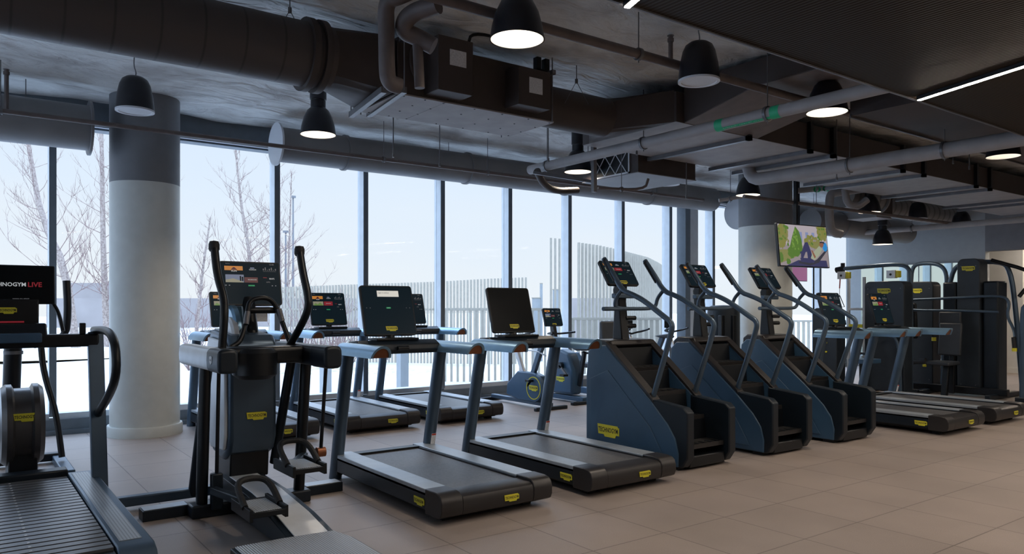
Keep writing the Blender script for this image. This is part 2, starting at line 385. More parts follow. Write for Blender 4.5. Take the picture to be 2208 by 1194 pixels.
def ui(mb, W, H, kind):
    """screen picture in local xy, centred"""
    z = .0012
    if kind == 'off': return
    if kind == 'dialog':
        mb.quad(-.20*W, .24*W, .20*H, .36*H, 'ui_panel', z)
        mb.text('Login to continue', -.07*W, .30*H, W*.22, 'ui_grey', z+.0006)
        mb.quad(-.045*W, .045*W, -.115*H, -.075*H, 'ui_green', z)
        mb.text('START', 0, -.095*H, W*.05, 'ui_white', z+.0006)
        for x in (-.44, -.37, .37, .44): mb.quad((x-.008)*W, (x+.008)*W, -.105*H, -.085*H, 'ui_grey', z)
        return
    mb.quad(-.44*W, -.13*W, .24*H, .36*H, 'ui_orange', z)
    mb.poly([(-.34*W, .25*H), (-.29*W, .33*H), (-.27*W, .33*H), (-.22*W, .25*H)], 'ui_deepred', z+.0005)
    mb.text('RUN', -.28*W, .225*H, W*.09, 'ui_white', z)
    if kind == 'menu2':
        mb.quad(-.43*W, -.12*W, -.10*H, .12*H, 'ui_blue', z)
        mb.poly([(-.43*W, -.10*H), (-.43*W, -.03*H), (-.3*W, .01*H), (-.2*W, -.04*H), (-.12*W, -.10*H)], 'ui_cream', z+.0004)
        mb.quad(-.19*W, -.165*W, -.06*H, .08*H, 'glass_black', z+.0008); mb.quad(-.155*W, -.13*W, -.06*H, .06*H, 'glass_black', z+.0008)
        mb.quad(-.11*W, .12*W, -.10*H, .05*H, 'ui_deepred', z)
    else:
        mb.quad(-.43*W, -.13*W, -.02*H, .14*H, 'ui_cream', z)
        mb.poly([(-.43*W, -.02*H), (-.36*W, .08*H), (-.3*W, .02*H), (-.22*W, .1*H), (-.13*W, -.02*H)], 'tv_hedge', z+.0005)
        mb.quad(-.11*W, .15*W, -.02*H, .14*H, 'ui_red', z)
    mb.text('TECHNOGYM', .02*W, .06*H if kind != 'menu2' else -.02*H, W*.15, 'ui_white', z+.001)
    mb.text('COACH', .04*W, .27*H, W*.12, 'ui_white', z)
    mb.quad(.0*W, .07*W, .30*H, .33*H, 'ui_blue', z)
    for i in range(7): mb.quad((.22+.036*i)*W, (.238+.036*i)*W, .26*H, (.31+.04*math.sin(i*2.1))*H, 'ui_grey', z)
    mb.quad(.22*W, .45*W, .225*H, .232*H, 'ui_grey', z)
    mb.text('GOAL', .25*W, .05*H, W*.07, 'ui_red', z); mb.text('MAPS', .37*W, .02*H, W*.09, 'ui_white', z)
    mb.text('APPS', .3*W, -.08*H, W*.07, 'ui_grey', z)
    mb.text('home', -.38*W, .43*H, W*.07, 'ui_grey', z); mb.text('12:40', .38*W, .43*H, W*.08, 'ui_grey', z)
    mb.quad(-.05*W, .06*W, -.205*H, -.165*H, 'ui_green', z)
    for x in (-.43, -.37, .37, .43): mb.quad((x-.01)*W, (x+.01)*W, -.19*H, -.175*H, 'ui_white', z)
def display(parent, top, bottom, W, kind, badge_on=True, th=.03, name='display', lower=.24):
    """tilted console monitor; top/bottom are centre points of its front face edges (y,z)"""
    cx = top[0]; tp = Vector(top); bt = Vector(bottom); H = (tp-bt).length; c = (tp+bt)/2
    M = frame_mat(c, (1, 0, 0), tp-bt)
    a = MB(); a.M = M
    r = .025; pr = []
    for sx, sy, a0 in ((1, 1, 0), (-1, 1, 90), (-1, -1, 180), (1, -1, 270)):
        for k in range(4):
            t = math.radians(a0+k*30); pr.append((sx*(W/2-r)+r*math.cos(t), sy*(H/2-r)+r*math.sin(t)))
    a.prism(pr, -th, 0, 'body_black', 'z')
    d = a.build(name, parent, .004)
    s = MB(); s.M = M
    s.quad(-W/2+.012, W/2-.012, -H/2+.012, H/2-.012, 'screen_dark' if kind != 'off' else 'glass_black', .001)
    sh = H*(1-lower); s.M = M @ Matrix.Translation((0, H*lower/2, .0004))
    ui(s, W*.94, sh, kind)
    s.build('screen', d, smooth=0)
    if badge_on:
        badge(d, M @ Vector((.005, -H/2+H*lower*.55, .001)), (1, 0, 0), tp-bt, W*.22, 'badge')
    return d

# ================================================================== SETTING
XL, XR, YB, YW = -6.0, 17.7, -4.0, 9.95
f = MB().box(XL-.2, XR+2.5, YB-.2, YW+.22, -.25, 0, 'floor_tile').build('floor', smooth=0, kind='structure')
# ceiling: sprayed, bumpy
nx, ny = 190, 112
vs = []; fs = []
for j in range(ny+1):
    for i in range(nx+1):
        x = XL-.2+(XR+2.6-XL)*i/nx; y = YB-.2+(YW+.5-YB)*j/ny
        h = noise.noise(Vector((x*1.1, y*2.3, 0)))*.035+noise.noise(Vector((x*3.1, y*5.2, 4)))*.018+abs(noise.noise(Vector((x*.9, y*1.8, 9))))*.04
        vs.append((x, y, 3.82-h))
for j in range(ny):
    for i in range(nx):
        a = j*(nx+1)+i; fs.append((a, a+nx+1, a+nx+2, a+1))
c = MB(); c.add(vs, fs, 'sprayed_ceiling'); c.box(XL-.2, XR+2.4, YB-.2, YW+.3, 3.95, 4.1, 'wall_dark')
c.build('ceiling', smooth=80, kind='structure')
MB().box(XL-.2, XL, YB, 2.2, 0, 3.95, 'wall_grey').box(XL-.2, XL, 2.2, YW+.2, 3.58, 3.95, 'mullion_dark').box(XL-.2, XL, 2.2, YW+.2, 0, .17, 'mullion_dark').build('wall_left', smooth=0, kind='structure')
for i in range(6):  # unseen side windows, added for blue daylight on left-facing surfaces
    y0 = 2.2+i*1.29; m = MB(); m.box(XL-.2, XL, y0, y0+.07, .17, 3.58, 'mullion'); m.box(XL-.2, XL-.02, y0+.07, y0+1.29, .17, .235, 'mullion')
    wo_ = m.build('window_%d' % (40+i), smooth=0, kind='structure')
    MB().box(XL-.145, XL-.13, y0+.07, y0+1.29, .235, 3.58, 'window_glass').build('pane', wo_, smooth=0)
MB().box(XL-.2, XR+2.5, YB-.2, YB, 0, 3.95, 'wall_grey').build('wall_back', smooth=0, kind='structure')
# end wall with mirror and opening
m = MB(); m.box(XR, XR+.2, 7.02, YW+.2, 0, 3.95, 'wall_grey'); m.box(XR, XR+.2, YB, 2.4, 0, 3.95, 'wall_grey')
m.build('wall_right', smooth=0, kind='structure')
MB().box(XR-.01, XR+.2, 2.4, 7.02, 2.62, 3.95, 'wall_dark').build('trim_1', smooth=0, kind='structure')
# corridor beyond the opening
m = MB(); m.box(19.4, 19.6, 1.5, 8.2, 0, 3.4, 'wall_white'); m.box(17.9, 19.6, 8.0, 8.2, 0, 3.4, 'wall_white')
m.box(18.55, 18.75, 6.62, 8.0, 0, 3.4, 'wall_white'); m.box(18.75, 19.4, 6.62, 6.8, 0, 3.4, 'wall_white')
m.box(17.9, 19.6, 1.3, 1.5, 0, 3.4, 'wall_white')
m.build('wall_corridor', smooth=0, kind='structure')
MB().box(17.9, 19.6, 1.3, 8.2, 2.9, 3.0, 'wall_white').build('ceiling_corridor', smooth=0, kind='structure')
MB().box(18.53, 18.55, 6.6, 8.0, 0, .11, 'wall_white').build('baseboard_corridor', smooth=0, kind='structure')
d = MB().box(19.33, 19.40, 5.55, 6.50, 0, 2.15, 'wood').build('door_1', bevel=.004, kind='structure')
MB().tube([(19.28, 5.66, 1.0), (19.28, 5.66, 1.3)], .012, 'steel').build('door_handle', d)
dd = MB().box(19.30, 19.40, 6.5, 6.58, 0, 2.5, 'wood').box(19.34, 19.40, 5.4, 6.5, 2.15, 2.9, 'wood').build('trim_2', smooth=0, kind='structure')
MB().box(19.33, 19.40, 4.3, 5.4, 0, 2.15, 'wood').build('door_2', bevel=.004, kind='structure')
# mirror
mr = tag(MB().box(XR-.03, XR-.006, 7.10, 9.75, .12, 2.40, 'mirror').build('wall_mirror', smooth=0), 'tall wall mirror on the grey end wall behind the strength machines', 'mirror')
MB().box(XR-.034, XR-.004, 7.07, 9.78, 2.40, 2.42, 'steel').box(XR-.034, XR-.004, 7.07, 7.10, .12, 2.4, 'steel').box(XR-.034, XR-.004, 8.38, 8.40, .12, 2.4, 'steel').build('frame', mr, smooth=0)

# window wall
MX = [0.90+1.28*k for k in range(-5, 14)]
MX = [x for x in MX if x < 17.5]
for i, x in enumerate(MX):
    nxt = MX[i+1] if i+1 < len(MX) else XR
    m = MB()
    m.box(x-.035, x+.035, YW+.012, YW+.2, .2, 3.58, 'mullion'); m.box(x-.0355, x+.0355, YW, YW+.012, .2, 3.58, 'mullion_dark')  # same bar: daylit sides pale, shaded front face dark, both by colour
    m.box(x+.035, nxt-.035, YW+.02, YW+.2, .17, .235, 'mullion')
    m.box(x+.035, nxt-.035, YW+.02, YW+.2, 3.50, 3.58, 'mullion_dark')
    wobj = m.build('window_%d' % (i+1), smooth=0, kind='structure')
    g = MB().box(x+.035, nxt-.035, YW+.13, YW+.145, .235, 3.50, 'window_glass').build('pane', wobj, smooth=0)
MB().box(XL, XR, YW-.02, YW+.2, 0, .17, 'mullion_dark').box(XL, XR, YW-.07, YW-.02, 0, .05, 'mullion_dark').build('baseboard_window', smooth=0, kind='structure')
MB().box(XL, XR, YW+.0, YW+.22, 3.58, 3.95, 'mullion_dark').build('wall_window', smooth=0, kind='structure')
m = MB(); m.box(11.42, 11.56, YW-.12, YW+.1, 0, 3.6, 'mullion_dark'); m.box(11.56, 11.86, YW-.06, YW+.1, 0, 3.6, 'mullion')
m.build('trim_3', smooth=0, kind='structure')
MB().box(XL, XR, YW-.045, YW, 3.52, 3.56, 'mullion').build('trim_4', smooth=0, kind='structure')

def column(x, y, r, zs, label):
    m = MB(); m.cyl((x, y, 0), r, 0, zs, 'column_white', n=64)
    m.cyl((x, y, 0), r, zs, 3.86, 'column_grey', n=64)
    c_ = m.build('column', smooth=50); tag(c_, label, 'column')
    MB().lathe([(r+.03, 0), (r+.03, .1), (r+.022, .115), (r, .115)], 'column_white', 64, 'z', (x, y, 0)).build('base_ring', c_)
    return c_
column(1.76, 9.45, .365, 2.83, 'big round column, pale below and dark grey on top, beside the front windows')
column(11.46, 8.07, .45, 2.83, 'far round column behind the wall television, pale with grey top')

# metal ceiling panels with LED lines
m = MB().box(2.2, XR, -3.6, 3.06, 3.15, 3.18, 'metal_ceiling')
m.box(2.2, XR, 3.045, 3.06, 3.14, 3.22, 'steel')
m.build('ceiling_panels', smooth=0, kind='structure')
MB().box(7.4, 16.6, 3.08, 4.2, 3.40, 3.76, 'duct_dark').box(7.4, 16.6, 4.19, 4.205, 3.38, 3.42, 'steel').build('ceiling_soffit', smooth=0, kind='structure')
def led(x, y, name_label, n=3.2):
    d_ = Vector((-.325, -.946, 0)); q = Vector((x, y, 3.143)); e_ = q+d_*n
    t = empty('led_strip_light', (x, y, 3.13)); tag(t, name_label, 'ceiling light', 'diagonal light strips in the metal ceiling')
    MB().bar((0, 0, .004), tuple(d_*n+Vector((0, 0, .004))), .05, .03, 'body_black').build('housing', t, smooth=0)
    MB().bar((0, 0, -.010), tuple(d_*n+Vector((0, 0, -.010))), .032, .008, 'led').build('diffuser', t, smooth=0)
led(6.30, 2.99, 'bright diagonal light strip in the dark metal ceiling at upper right')
led(3.03, 3.03, 'light strip at the top edge of the photo, only its tip showing')
for k, (x, y) in enumerate([(9.6, 3.0), (12.9, 3.0)]):
    pass
for (x, y) in ((9.62, 2.99), (13.2, 2.99), (14.6, -.5), (7.6, -.5), (11, -.5)):  # unseen strips, added to brighten the floor and room
    led(x, y, 'added diagonal light strip out of view in the metal ceiling, right of the one in view', 2.9)

# ================================================================== PENDANTS AND SPEAKERS
def pendant_proto():
    t = empty('pendant_lamp')
    r = .185
    a = MB()
    out = [(r, 0), (r*.985, .02), (r*.93, .09), (r*.80, .18), (r*.60, .255), (r*.42, .285), (r*.36, .29)]
    a.lathe(out, 'pendant_black', 36)
    a.lathe([(r*1.01, 0), (r*1.01, .008), (r, .008)], 'pendant_black', 36)
    sh_ = a.build('shade', t, smooth=40)
    b = MB(); b.lathe([(p[0]-.006, p[1]+.002) for p in out][::-1], 'pendant_white', 36); b.build('reflector', sh_, smooth=40)
    c = MB(); c.cyl((0, 0, 0), .078, .27, .36, 'pendant_black'); c.cyl((0, 0, 0), .086, .37, .54, 'pendant_black'); c.cyl((0, 0, 0), .06, .355, .375, 'steel')
    c.build('neck', t, .003)
    d = MB(); d.cyl((0, 0, 0), .055, .10, .22, 'lamp_glow', n=20); d.build('bulb', t)
    e_ = MB(); e_.tube([(0, 0, .53), (0, 0, .60)], .006, 'steel'); e_.build('stem', t)
    return t
PP = None
def pendant(px, py, t, label, z=None):
    global PP
    p = at(px, py, t=t)
    if PP is None: PP = pendant_proto(); o = PP
    else: o = copy_tree(PP)
    o.location = p; tag(o, label, 'pendant lamp', 'black bell pendant lamps')
    for ch in [x for x in COL.objects if x.parent == o]:
        if ch.name.startswith('stem'):
            if o is not PP:
                ch.data = ch.data.copy()
            top = 3.78-p.z
            for v in ch.data.vertices:
                if v.co.z > .55: v.co.z = max(.56, top)
    l = bpy.data.lights.new('lamp_light', 'SPOT'); l.energy = PENDANT_W; l.color = (1, .86, .70); l.spot_size = math.radians(125); l.spot_blend = .6; l.shadow_soft_size = .06
    lo = bpy.data.objects.new('lamp_light', l); COL.objects.link(lo); lo.parent = o; lo.location = (0, 0, .07)
    return o
def zt(y, z=3.25): return (z-CAMH)*FPX/(660-y)
pendant(1115, 86, zt(86), 'largest black pendant lamp with a lit reflector at the top centre')
pendant(686, 291, zt(291), 'black pendant lamp in front of the first windows, right of the big column')
pendant(1783, 243, zt(243), 'lit pendant lamp just below the dark metal ceiling edge')
pendant(2163, 338, zt(338), 'lit pendant lamp at the right edge under the grey pipe')
pendant(1613, 421, 11.7, 'lit pendant lamp in front of the far column')
pendant(1875, 458, 13.15, 'lit pendant lamp hanging right above the television corner')
pendant(2073, 486, 15.3, 'small lit pendant lamp near the end wall, rightmost of the far ones')
pendant(1903, 527, 14.6, 'smallest, lowest pendant lamp in front of the grey end wall')
pendant(1246, 371, 10.2, 'pendant lamp half hidden behind the slanting grey pipe')
def speaker_proto():
    t = empty('pendant_speaker'); r = .165
    a = MB(); a.lathe([(r, 0), (r*1.0, .03), (r*.93, .14), (r*.80, .24), (r*.66, .29), (r*.45, .315), (.001, .32)], 'pendant_black', 36)
    a.build('body', t, smooth=40)
    b = MB(); b.lathe([(r*1.01, .012), (r*1.01, -.004), (r*.86, -.004), (r*.84, .004)], 'grille_white', 36)
    b.cyl((0, 0, 0), r*.85, .002, .012, 'grille_white', n=36); b.build('grille', t, smooth=40)
    c = MB(); c.tube([(0, 0, .31), (.012, 0, .36), (-.012, 0, .42), (0, 0, .56)], .005, 'steel', 6); c.build('hanger', t)
    return t
SP = None
def speaker(px, py, t, label):
    global SP
    if SP is None: SP = speaker_proto(); o = SP
    else: o = copy_tree(SP)
    o.location = at(px, py, t=t); tag(o, label, 'speaker', 'black bell shaped pendant speakers')
speaker(291, 240, zt(240), 'black hanging speaker with pale grille in front of the big column')
speaker(1507, 176, zt(176, 3.27), 'black hanging speaker, biggest, below the dark ceiling panel edge')
speaker(1441, 398, 11.2, 'black hanging speaker between the rectangular duct and the windows')
speaker(1979, 472, 14.35, 'small black hanging speaker among the far pendant lamps')

# ================================================================== DUCTS AND PIPES
def rings(mb, xs, r, y, z, mat='duct', h=.018, wd=.035):
    for x in xs: mb.lathe([(r-.002, x-wd/2), (r+h, x-wd/2), (r+h, x+wd/2), (r-.002, x+wd/2)], mat, 40, 'x', (0, y, z))
# large round duct
m = MB(); m.cyl((0, 5.80, 3.44), .25, -5.9, 2.42, 'spiral_duct', 'x', 48)
o = m.build('round_duct', smooth=50); tag(o, 'large dark round spiral duct running across the upper left ceiling', 'duct')
m = MB(); rings(m, [2.24, 2.34], .25, 5.8, 3.44, 'duct_dark', .035, .05); m.build('joint_collar', o)
m = MB()
for y in (5.48, 6.12): m.tube([(-.6, y, 3.40), (-.6, y, 3.80)], .006, 'steel', 6)
m.tube([(-.6, 5.48, 3.18), (-.6, 5.48, 3.44)], .006, 'steel', 6); m.bar((-.6, 5.46, 3.175), (-.6, 6.14, 3.175), .03, .03, 'steel')
m.build('hanger', o)
# taper between duct and fan unit
def loft(mb, A, B, mat):
    n = len(A); mb.add(A+B, [(i, (i+1) % n, n+(i+1) % n, n+i) for i in range(n)], mat)
N = 24
def circ(x, y, z, r): return [(x, y+r*math.cos(2*PI*k/N), z+r*math.sin(2*PI*k/N)) for k in range(N)]
def sq(x, y0, y1, z0, z1):
    o_ = []
    for k in range(N):
        a = 2*PI*k/N; c_, s_ = math.cos(a), math.sin(a); q = max(abs(c_), abs(s_))
        o_.append((x, (y0+y1)/2+(y1-y0)/2*c_/q, (z0+z1)/2+(z1-z0)/2*s_/q))
    return o_
m = MB(); loft(m, circ(2.42, 5.80, 3.44, .25), sq(2.90, 5.56, 6.26, 3.2, 3.66), 'duct_dark'); m.build('taper', o)
# fan coil unit
t = empty('fan_coil_unit', (3.7, 5.9, 3.2)); tag(t, 'long boxy fan coil unit hung under the ceiling between round ducts', 'air handling unit')
def lb(mb, x0, x1, y0, y1, z0, z1, mat): return mb.box(x0-3.7, x1-3.7, y0-5.9, y1-5.9, z0-3.2, z1-3.2, mat)
m = MB(); lb(m, 2.93, 4.57, 5.56, 6.26, 3.2, 3.66, 'duct_dark'); m.build('casing', t, .004)
m = MB(); lb(m, 2.92, 3.38, 5.55, 6.27, 3.188, 3.2, 'pipe_grey'); lb(m, 3.385, 4.58, 5.55, 6.27, 3.188, 3.2, 'pipe_grey')
for x in (3.0, 3.2, 3.38, 3.7, 4.0, 4.3, 4.55):
    for y in (5.58, 5.8, 6.03, 6.24): m.cyl((x-3.7, y-5.9, -.016), .008, 0, .005, 'body_black', n=8)
m.build('bottom_panel', t, smooth=0)
for x0, x1, z0, z1, yo, s0, s1 in ((3.18, 3.52, 3.22, 3.67, 5.33, (3.29, 3.45), (3.44, 3.57)), (4.02, 4.38, 3.24, 3.58, 5.36, (4.14, 4.29), (3.36, 3.50))):
    m = MB(); lb(m, x0, x1, yo, 5.56, z0, z1, 'duct_dark'); b = m.build('control_box', t, .004)
    m = MB(); lb(m, s0[0], s0[1], yo-.003, yo, s1[0], s1[1], 'sticker')
    m.build('rating_label', b, smooth=0)
for x in (2.96, 4.52):
    m = MB()
    for y in (5.50, 6.32): m.tube([(x-3.7, y-5.9, -.02), (x-3.7, y-5.9, .58)], .006, 'steel', 6)
    m.bar((x-3.7, -.43, .44), (x-3.7, .44, .44), .04, .04, 'steel')
    m.build('strut_hanger', t, smooth=0)
m = MB()
m.tube([(3.12-3.7, -.4, .45), (3.0-3.7, -.42, .35), (3.02-3.7, -.42, .15), (3.14-3.7, -.38, .1)], .012, 'duct_dark', 8)
m.tube([(3.55-3.7, -.45, .50), (3.55-3.7, -.5, .58), (3.9-3.7, -.5, .6)], .014, 'body_black', 8)
m.build('conduit', t)
m = MB(); lb(m, 4.42, 4.47, 5.6, 5.66, 3.66, 3.80, 'body_black'); lb(m, 4.52, 4.57, 5.6, 5.66, 3.66, 3.80, 'body_black'); lb(m, 4.42, 4.57, 5.6, 5.66, 3.66, 3.69, 'body_black'); m.build('end_bracket', t, smooth=0)
# insulated chilled pipes left of the unit
m = MB()
m.tube([at(960, -60, t=4.95), at(870, -10, t=5.0), at(832, 0, t=5.05), at(833, 60, t=5.1), at(834, 150, t=5.1), at(838, 178, t=5.1), at(862, 186, t=5.15)], .055, 'pipe_brown', 14, 3)
tag(m.build('insulated_pipe'), 'thick bent grey pipe dropping beside the fan coil unit', 'pipe', 'insulated pipes at the fan coil unit')
m = MB()
m.tube([at(945, 10, t=5.0), at(880, 30, t=5.1), at(866, 66, t=5.15), at(900, 80, t=5.2), at(935, 100, t=5.2)], .06, 'pipe_brown', 14, 3)
m.tube([at(900, 90, t=5.2), at(905, 190, t=5.2)], .035, 'pipe_brown', 12)
tag(m.build('valve_pipe'), 'short curled grey pipe with valve above the fan coil unit', 'pipe', 'insulated pipes at the fan coil unit')
for k, (p, q) in enumerate((((757, 236), (828, 194)), ((795, 242), (872, 196)))):
    a = at(*p, Y=6.35); b = at(*q, Y=5.45); a.z = b.z = 3.2 if k else 3.17
    m = MB().bar(a, b, .045, .05, 'steel')
    m.tube([a, (a.x, a.y, 3.8)], .006, 'steel', 6); m.tube([b, (b.x, b.y, 3.8)], .006, 'steel', 6)
    tag(m.build('strut_channel', smooth=0), ['steel channel bar under the round duct taper, left one', 'steel channel bar against the fan coil unit corner'][k], 'bracket', 'steel channels left of the fan coil unit')
# round duct right of unit, box and long rectangular duct
m = MB(); m.cyl((0, 5.85, 3.43), .2, 4.57, 5.5, 'duct_dark', 'x', 40); loft(m, circ(5.5, 5.85, 3.43, .2), sq(5.98, 5.30, 6.6, 3.35, 3.68), 'duct_dark')
o = m.build('duct_transition', smooth=40); tag(o, 'brown duct widening from round to square right of the fan coil unit', 'duct')
t = empty('rectangular_duct', (11, 6, 3.35)); tag(t, 'long wide rectangular duct running to the end wall under the ceiling', 'duct')
m = MB(); m.box(5.98-11, 17.68-11, 5.27-6, 6.71-6, 0, .31, 'duct_dark'); m.box(5.98-11, 17.68-11, 5.275-6, 6.705-6, -.003, 0, 'pipe_grey'); m.build('casing', t, smooth=0)
for i, x in enumerate([7.15, 8.35, 8.85, 10.6, 11.2, 12.9, 13.4, 15.2, 15.8]):
    m = MB(); m.box(x-.03-11, x+.03-11, 5.22-6, 5.27-6, -.05, .33, 'body_black'); m.box(x-.03-11, x+.03-11, 5.22-6, 6.76-6, -.05, -.004, 'steel')
    m.build('flange', t, smooth=0)
# duct branching towards the camera
m = MB(); m.prism([(5.27, 3.36), (4.4, 3.54), (3.2, 3.54), (3.2, 3.78), (5.27, 3.78)], 6.1, 7.35, 'duct_dark', 'x')
m.prism([(5.27, 3.352), (4.4, 3.532), (3.2, 3.532), (3.2, 3.54), (4.4, 3.54), (5.27, 3.36)], 6.11, 7.34, 'pipe_brown', 'x')
tag(m.build('branch_duct', smooth=0), 'short rectangular duct branching toward the metal ceiling edge', 'duct')
# supply ducts along the windows
def wduct(x0, x1, y, z, r, label, mat='duct', discs=()):
    m = MB(); m.cyl((0, y, z), r, x0, x1, mat, 'x', 40); rings(m, [x0+.9+1.9*i for i in range(int((x1-x0)/1.9))], r, y, z, 'duct')
    o = m.build('supply_duct', smooth=50); tag(o, label, 'duct', 'round supply ducts along the windows')
    for x in discs:
        m = MB(); m.cyl((0, y, z), r+.05, x-.012, x+.012, 'grille_white' if x == x0 else 'duct', 'x', 40); m.build('end_flange', o)
    m = MB()
    for i in range(int((x1-x0)/2)+1):
        x = x0+.5+2*i
        if x < x1: m.tube([(x, y, z+r-.01), (x, y, 3.8)], .005, 'steel', 6)
    m.build('hanger', o)
    return o
wduct(-5.9, 1.18, 9.30, 3.37, .24, 'round supply duct above the windows left of the big column', discs=(1.18,))
wduct(3.22, 11.55, 9.30, 3.46, .215, 'long round supply duct above the windows right of the big column', discs=(3.22,))
wduct(11.95, 17.6, 9.0, 3.22, .27, 'round supply duct behind the far column', discs=(11.95,))
m = MB(); m.cyl((0, 8.3, 3.07), .24, 13.2, 16.9, 'duct', 'x', 40); rings(m, [14.2, 15.8], .24, 8.3, 3.07)
tag(m.build('supply_duct', smooth=50), 'round duct with closed end before the grey end wall', 'duct')
m = MB(); m.cyl((0, 7.3, 3.42), .24, 12.6, 13.7, 'spiral_far', 'x', 40); m.cyl((0, 7.3, 3.42), .28, 13.7, 13.74, 'duct', 'x', 40)
tag(m.build('spiral_duct', smooth=50), 'short spiral duct between the television and the far pendants', 'duct')
m = MB(); m.cyl((0, 7.55, 3.38), .2, 14.33, 17.6, 'spiral_far', 'x', 40)
tag(m.build('spiral_duct', smooth=50), 'spiral duct below the rectangular duct toward the end wall', 'duct')
m = MB(); m.box(13.76, 14.3, 7.3, 7.85, 3.12, 3.54, 'duct'); m.box(13.75, 14.31, 7.29, 7.86, 3.10, 3.12, 'pipe_grey'); m.box(13.9, 14.31, 7.28, 7.3, 3.14, 3.52, 'duct_dark')
m.tube([(13.9, 7.5, 3.5), (13.9, 7.5, 3.8)], .006, 'steel', 6); m.tube([(14.2, 7.5, 3.5), (14.2, 7.5, 3.8)], .006, 'steel', 6); tag(m.build('fan_unit'), 'pale box unit among the far pipes above the machines', 'air handling unit')
# second fan coil with lattice grille
t = empty('grille_unit', (7.55, 7.30, 3.16)); tag(t, 'box shaped air unit with a diamond lattice grille, near the windows', 'air handling unit')
m = MB(); m.box(-.55, .55, -.5, .55, 0, .3, 'duct_dark'); m.box(-.56, .56, -.51, .56, -.012, 0, 'duct'); m.build('casing', t, .004)
g = MB(); g.box(-.56, -.55, -.34, .34, .02, .28, 'body_black')
for k in range(-3, 4):
    y = k*.10
    for s in (1, -1):
        a = (y-s*.05, .02); b = (y+s*.05, .28)
        a = (y-s*.10, .02); b = (y+s*.10, .28)
        if k % 2: continue
        if min(a[0], b[0]) > -.36 and max(a[0], b[0]) < .36: g.bar((-.563, a[0], a[1]), (-.563, b[0], b[1]), .010, .006, 'grille_white', (1, 0, 0))
g.box(-.57, -.555, -.36, .36, .0, .02, 'grille_white'); g.box(-.57, -.555, -.36, .36, .28, .30, 'grille_white')
g.box(-.57, -.555, -.36, -.34, 0, .3, 'grille_white'); g.box(-.57, -.555, .34, .36, 0, .3, 'grille_white'); g.build('grille', t, smooth=0)
m = MB()
for x in (-.5, .5):
    for y in (-.48, .5): m.tube([(x, y, .29), (x, y, .62)], .006, 'steel', 6)
m.build('hanger', t)
m = MB(); m.bar(at(1280, 290, t=9.1), at(1281, 414, t=9.1), .05, .05, 'steel')
m.bar(at(1150, 372, t=9.3), at(1280, 392, t=9.2), .035, .035, 'steel'); m.tube([at(1280, 292, t=9.1), (*at(1280, 290, t=9.1).xy, 3.8)], .01, 'steel', 6)
tag(m.build('strut_bracket', smooth=0), 'upright steel strut with crossbar left of the lattice grille', 'bracket')
# pipes
def pipe(pts, r, mat, label, name='pipe', hang=(), cat='pipe', group=None, n=14, rounds=2):
    m = MB(); m.tube(pts, r, mat, n, rounds); o = m.build(name); tag(o, label, cat, group)
    if hang:
        h = MB()
        for p in hang:
            h.tube([(p[0], p[1], p[2]-r-.03), (p[0], p[1], 3.8)], .005, 'steel', 6)
            h.lathe([(r+.004, -.015), (r+.012, -.015), (r+.012, .015), (r+.004, .015)], 'steel', 20, 'y' if abs(pts[0][0]-pts[-1][0]) < 2 else 'x', p)
        h.build('hanger', o)
    return o
P1 = pipe([(6, 7.75, 3.21), (6, 2.6, 3.21)], .058, 'pipe_grey', 'grey pipe with green arrow marks slanting across the upper right', 'marked_pipe', [(6, 5.75, 3.21), (6, 4.2, 3.21), (6, 7.4, 3.21)], rounds=0)
m = MB()
for y in (4.1, 4.72): m.lathe([(.0592, -.045), (.0592, .045)], 'green_mark', 24, 'y', (6, y, 3.21))
def strip(a0, a1, y0, y1, mat, off):
    n = 4; vs = []; R_ = .058+off
    for i in range(n+1):
        a = a0+(a1-a0)*i/n
        for y in (y0, y1): vs.append((6-R_*math.cos(a), y, 3.21-R_*math.sin(a)))
    m.add(vs, [(2*i, 2*i+1, 2*i+3, 2*i+2) for i in range(n)], mat)
strip(.75, 1.25, 4.12, 4.72, 'green_mark', .0013)
m.M = frame_mat((6-.061*math.cos(.95), 4.42, 3.21-.061*math.sin(.95)), (0, -1, 0), (math.sin(.95)*1, 0, -math.cos(.95)*-1))
m.text('CHILLED WATER SUPPLY', 0, 0, .5, 'white_print', .002); m.M = Matrix.Identity(4)
m.build('green_marking', P1)
pipe([(8.8, 6.46, 3.62), (8.8, 6.46, 3.19), (8.8, 6.1, 3.17), (8.8, 2.4, 3.17)], .085, 'pipe_grey', 'thickest grey insulated pipe, bending up near the far column', 'insulated_pipe', [(8.8, 5.0, 3.17), (8.8, 3.9, 3.17)], n=18)
pipe([(14.9, 8.75, 2.95), (14.9, 4.2, 2.95)], .055, 'pipe_grey', 'thin grey pipe crossing before the end wall at upper right', 'pipe', [(14.9, 7.2, 2.95), (14.9, 5.2, 2.95)], rounds=0)
pipe([(2.0, 4.27, 3.46), (9.2, 4.27, 3.46)], .038, 'pipe_brown', 'brown pipe running behind the largest pendant lamp', 'pipe', [(4.4, 4.27, 3.46)], rounds=0)
pipe([(-5.9, 8.72, 3.315), (10.6, 8.72, 3.315)], .024, 'pipe_brown', 'thin sprinkler pipe crossing the whole window front', 'sprinkler_pipe', [(.36, 8.72, 3.315), (-.1, 8.72, 3.315), (4.4, 8.72, 3.315), (6.0, 8.72, 3.315), (9.3, 8.72, 3.315)], rounds=0)
pipe([at(1604, 423, t=11.3), at(2055, 482, t=14.2)], .028, 'pipe_brown', 'brown pipe crossing in front of the far column top', 'sprinkler_pipe', [tuple(at(1760, 443.3, t=12.2))], rounds=0)
pipe([at(1815, 505, t=13), at(1794, 500, t=13), at(1788, 480, t=13), at(1788, 420, t=13), at(1800, 415, t=13), at(1872, 405, t=13)], .07, 'pipe_grey', 'pale pipe with a square bend right of the television', 'insulated_pipe', group='far insulated pipes')
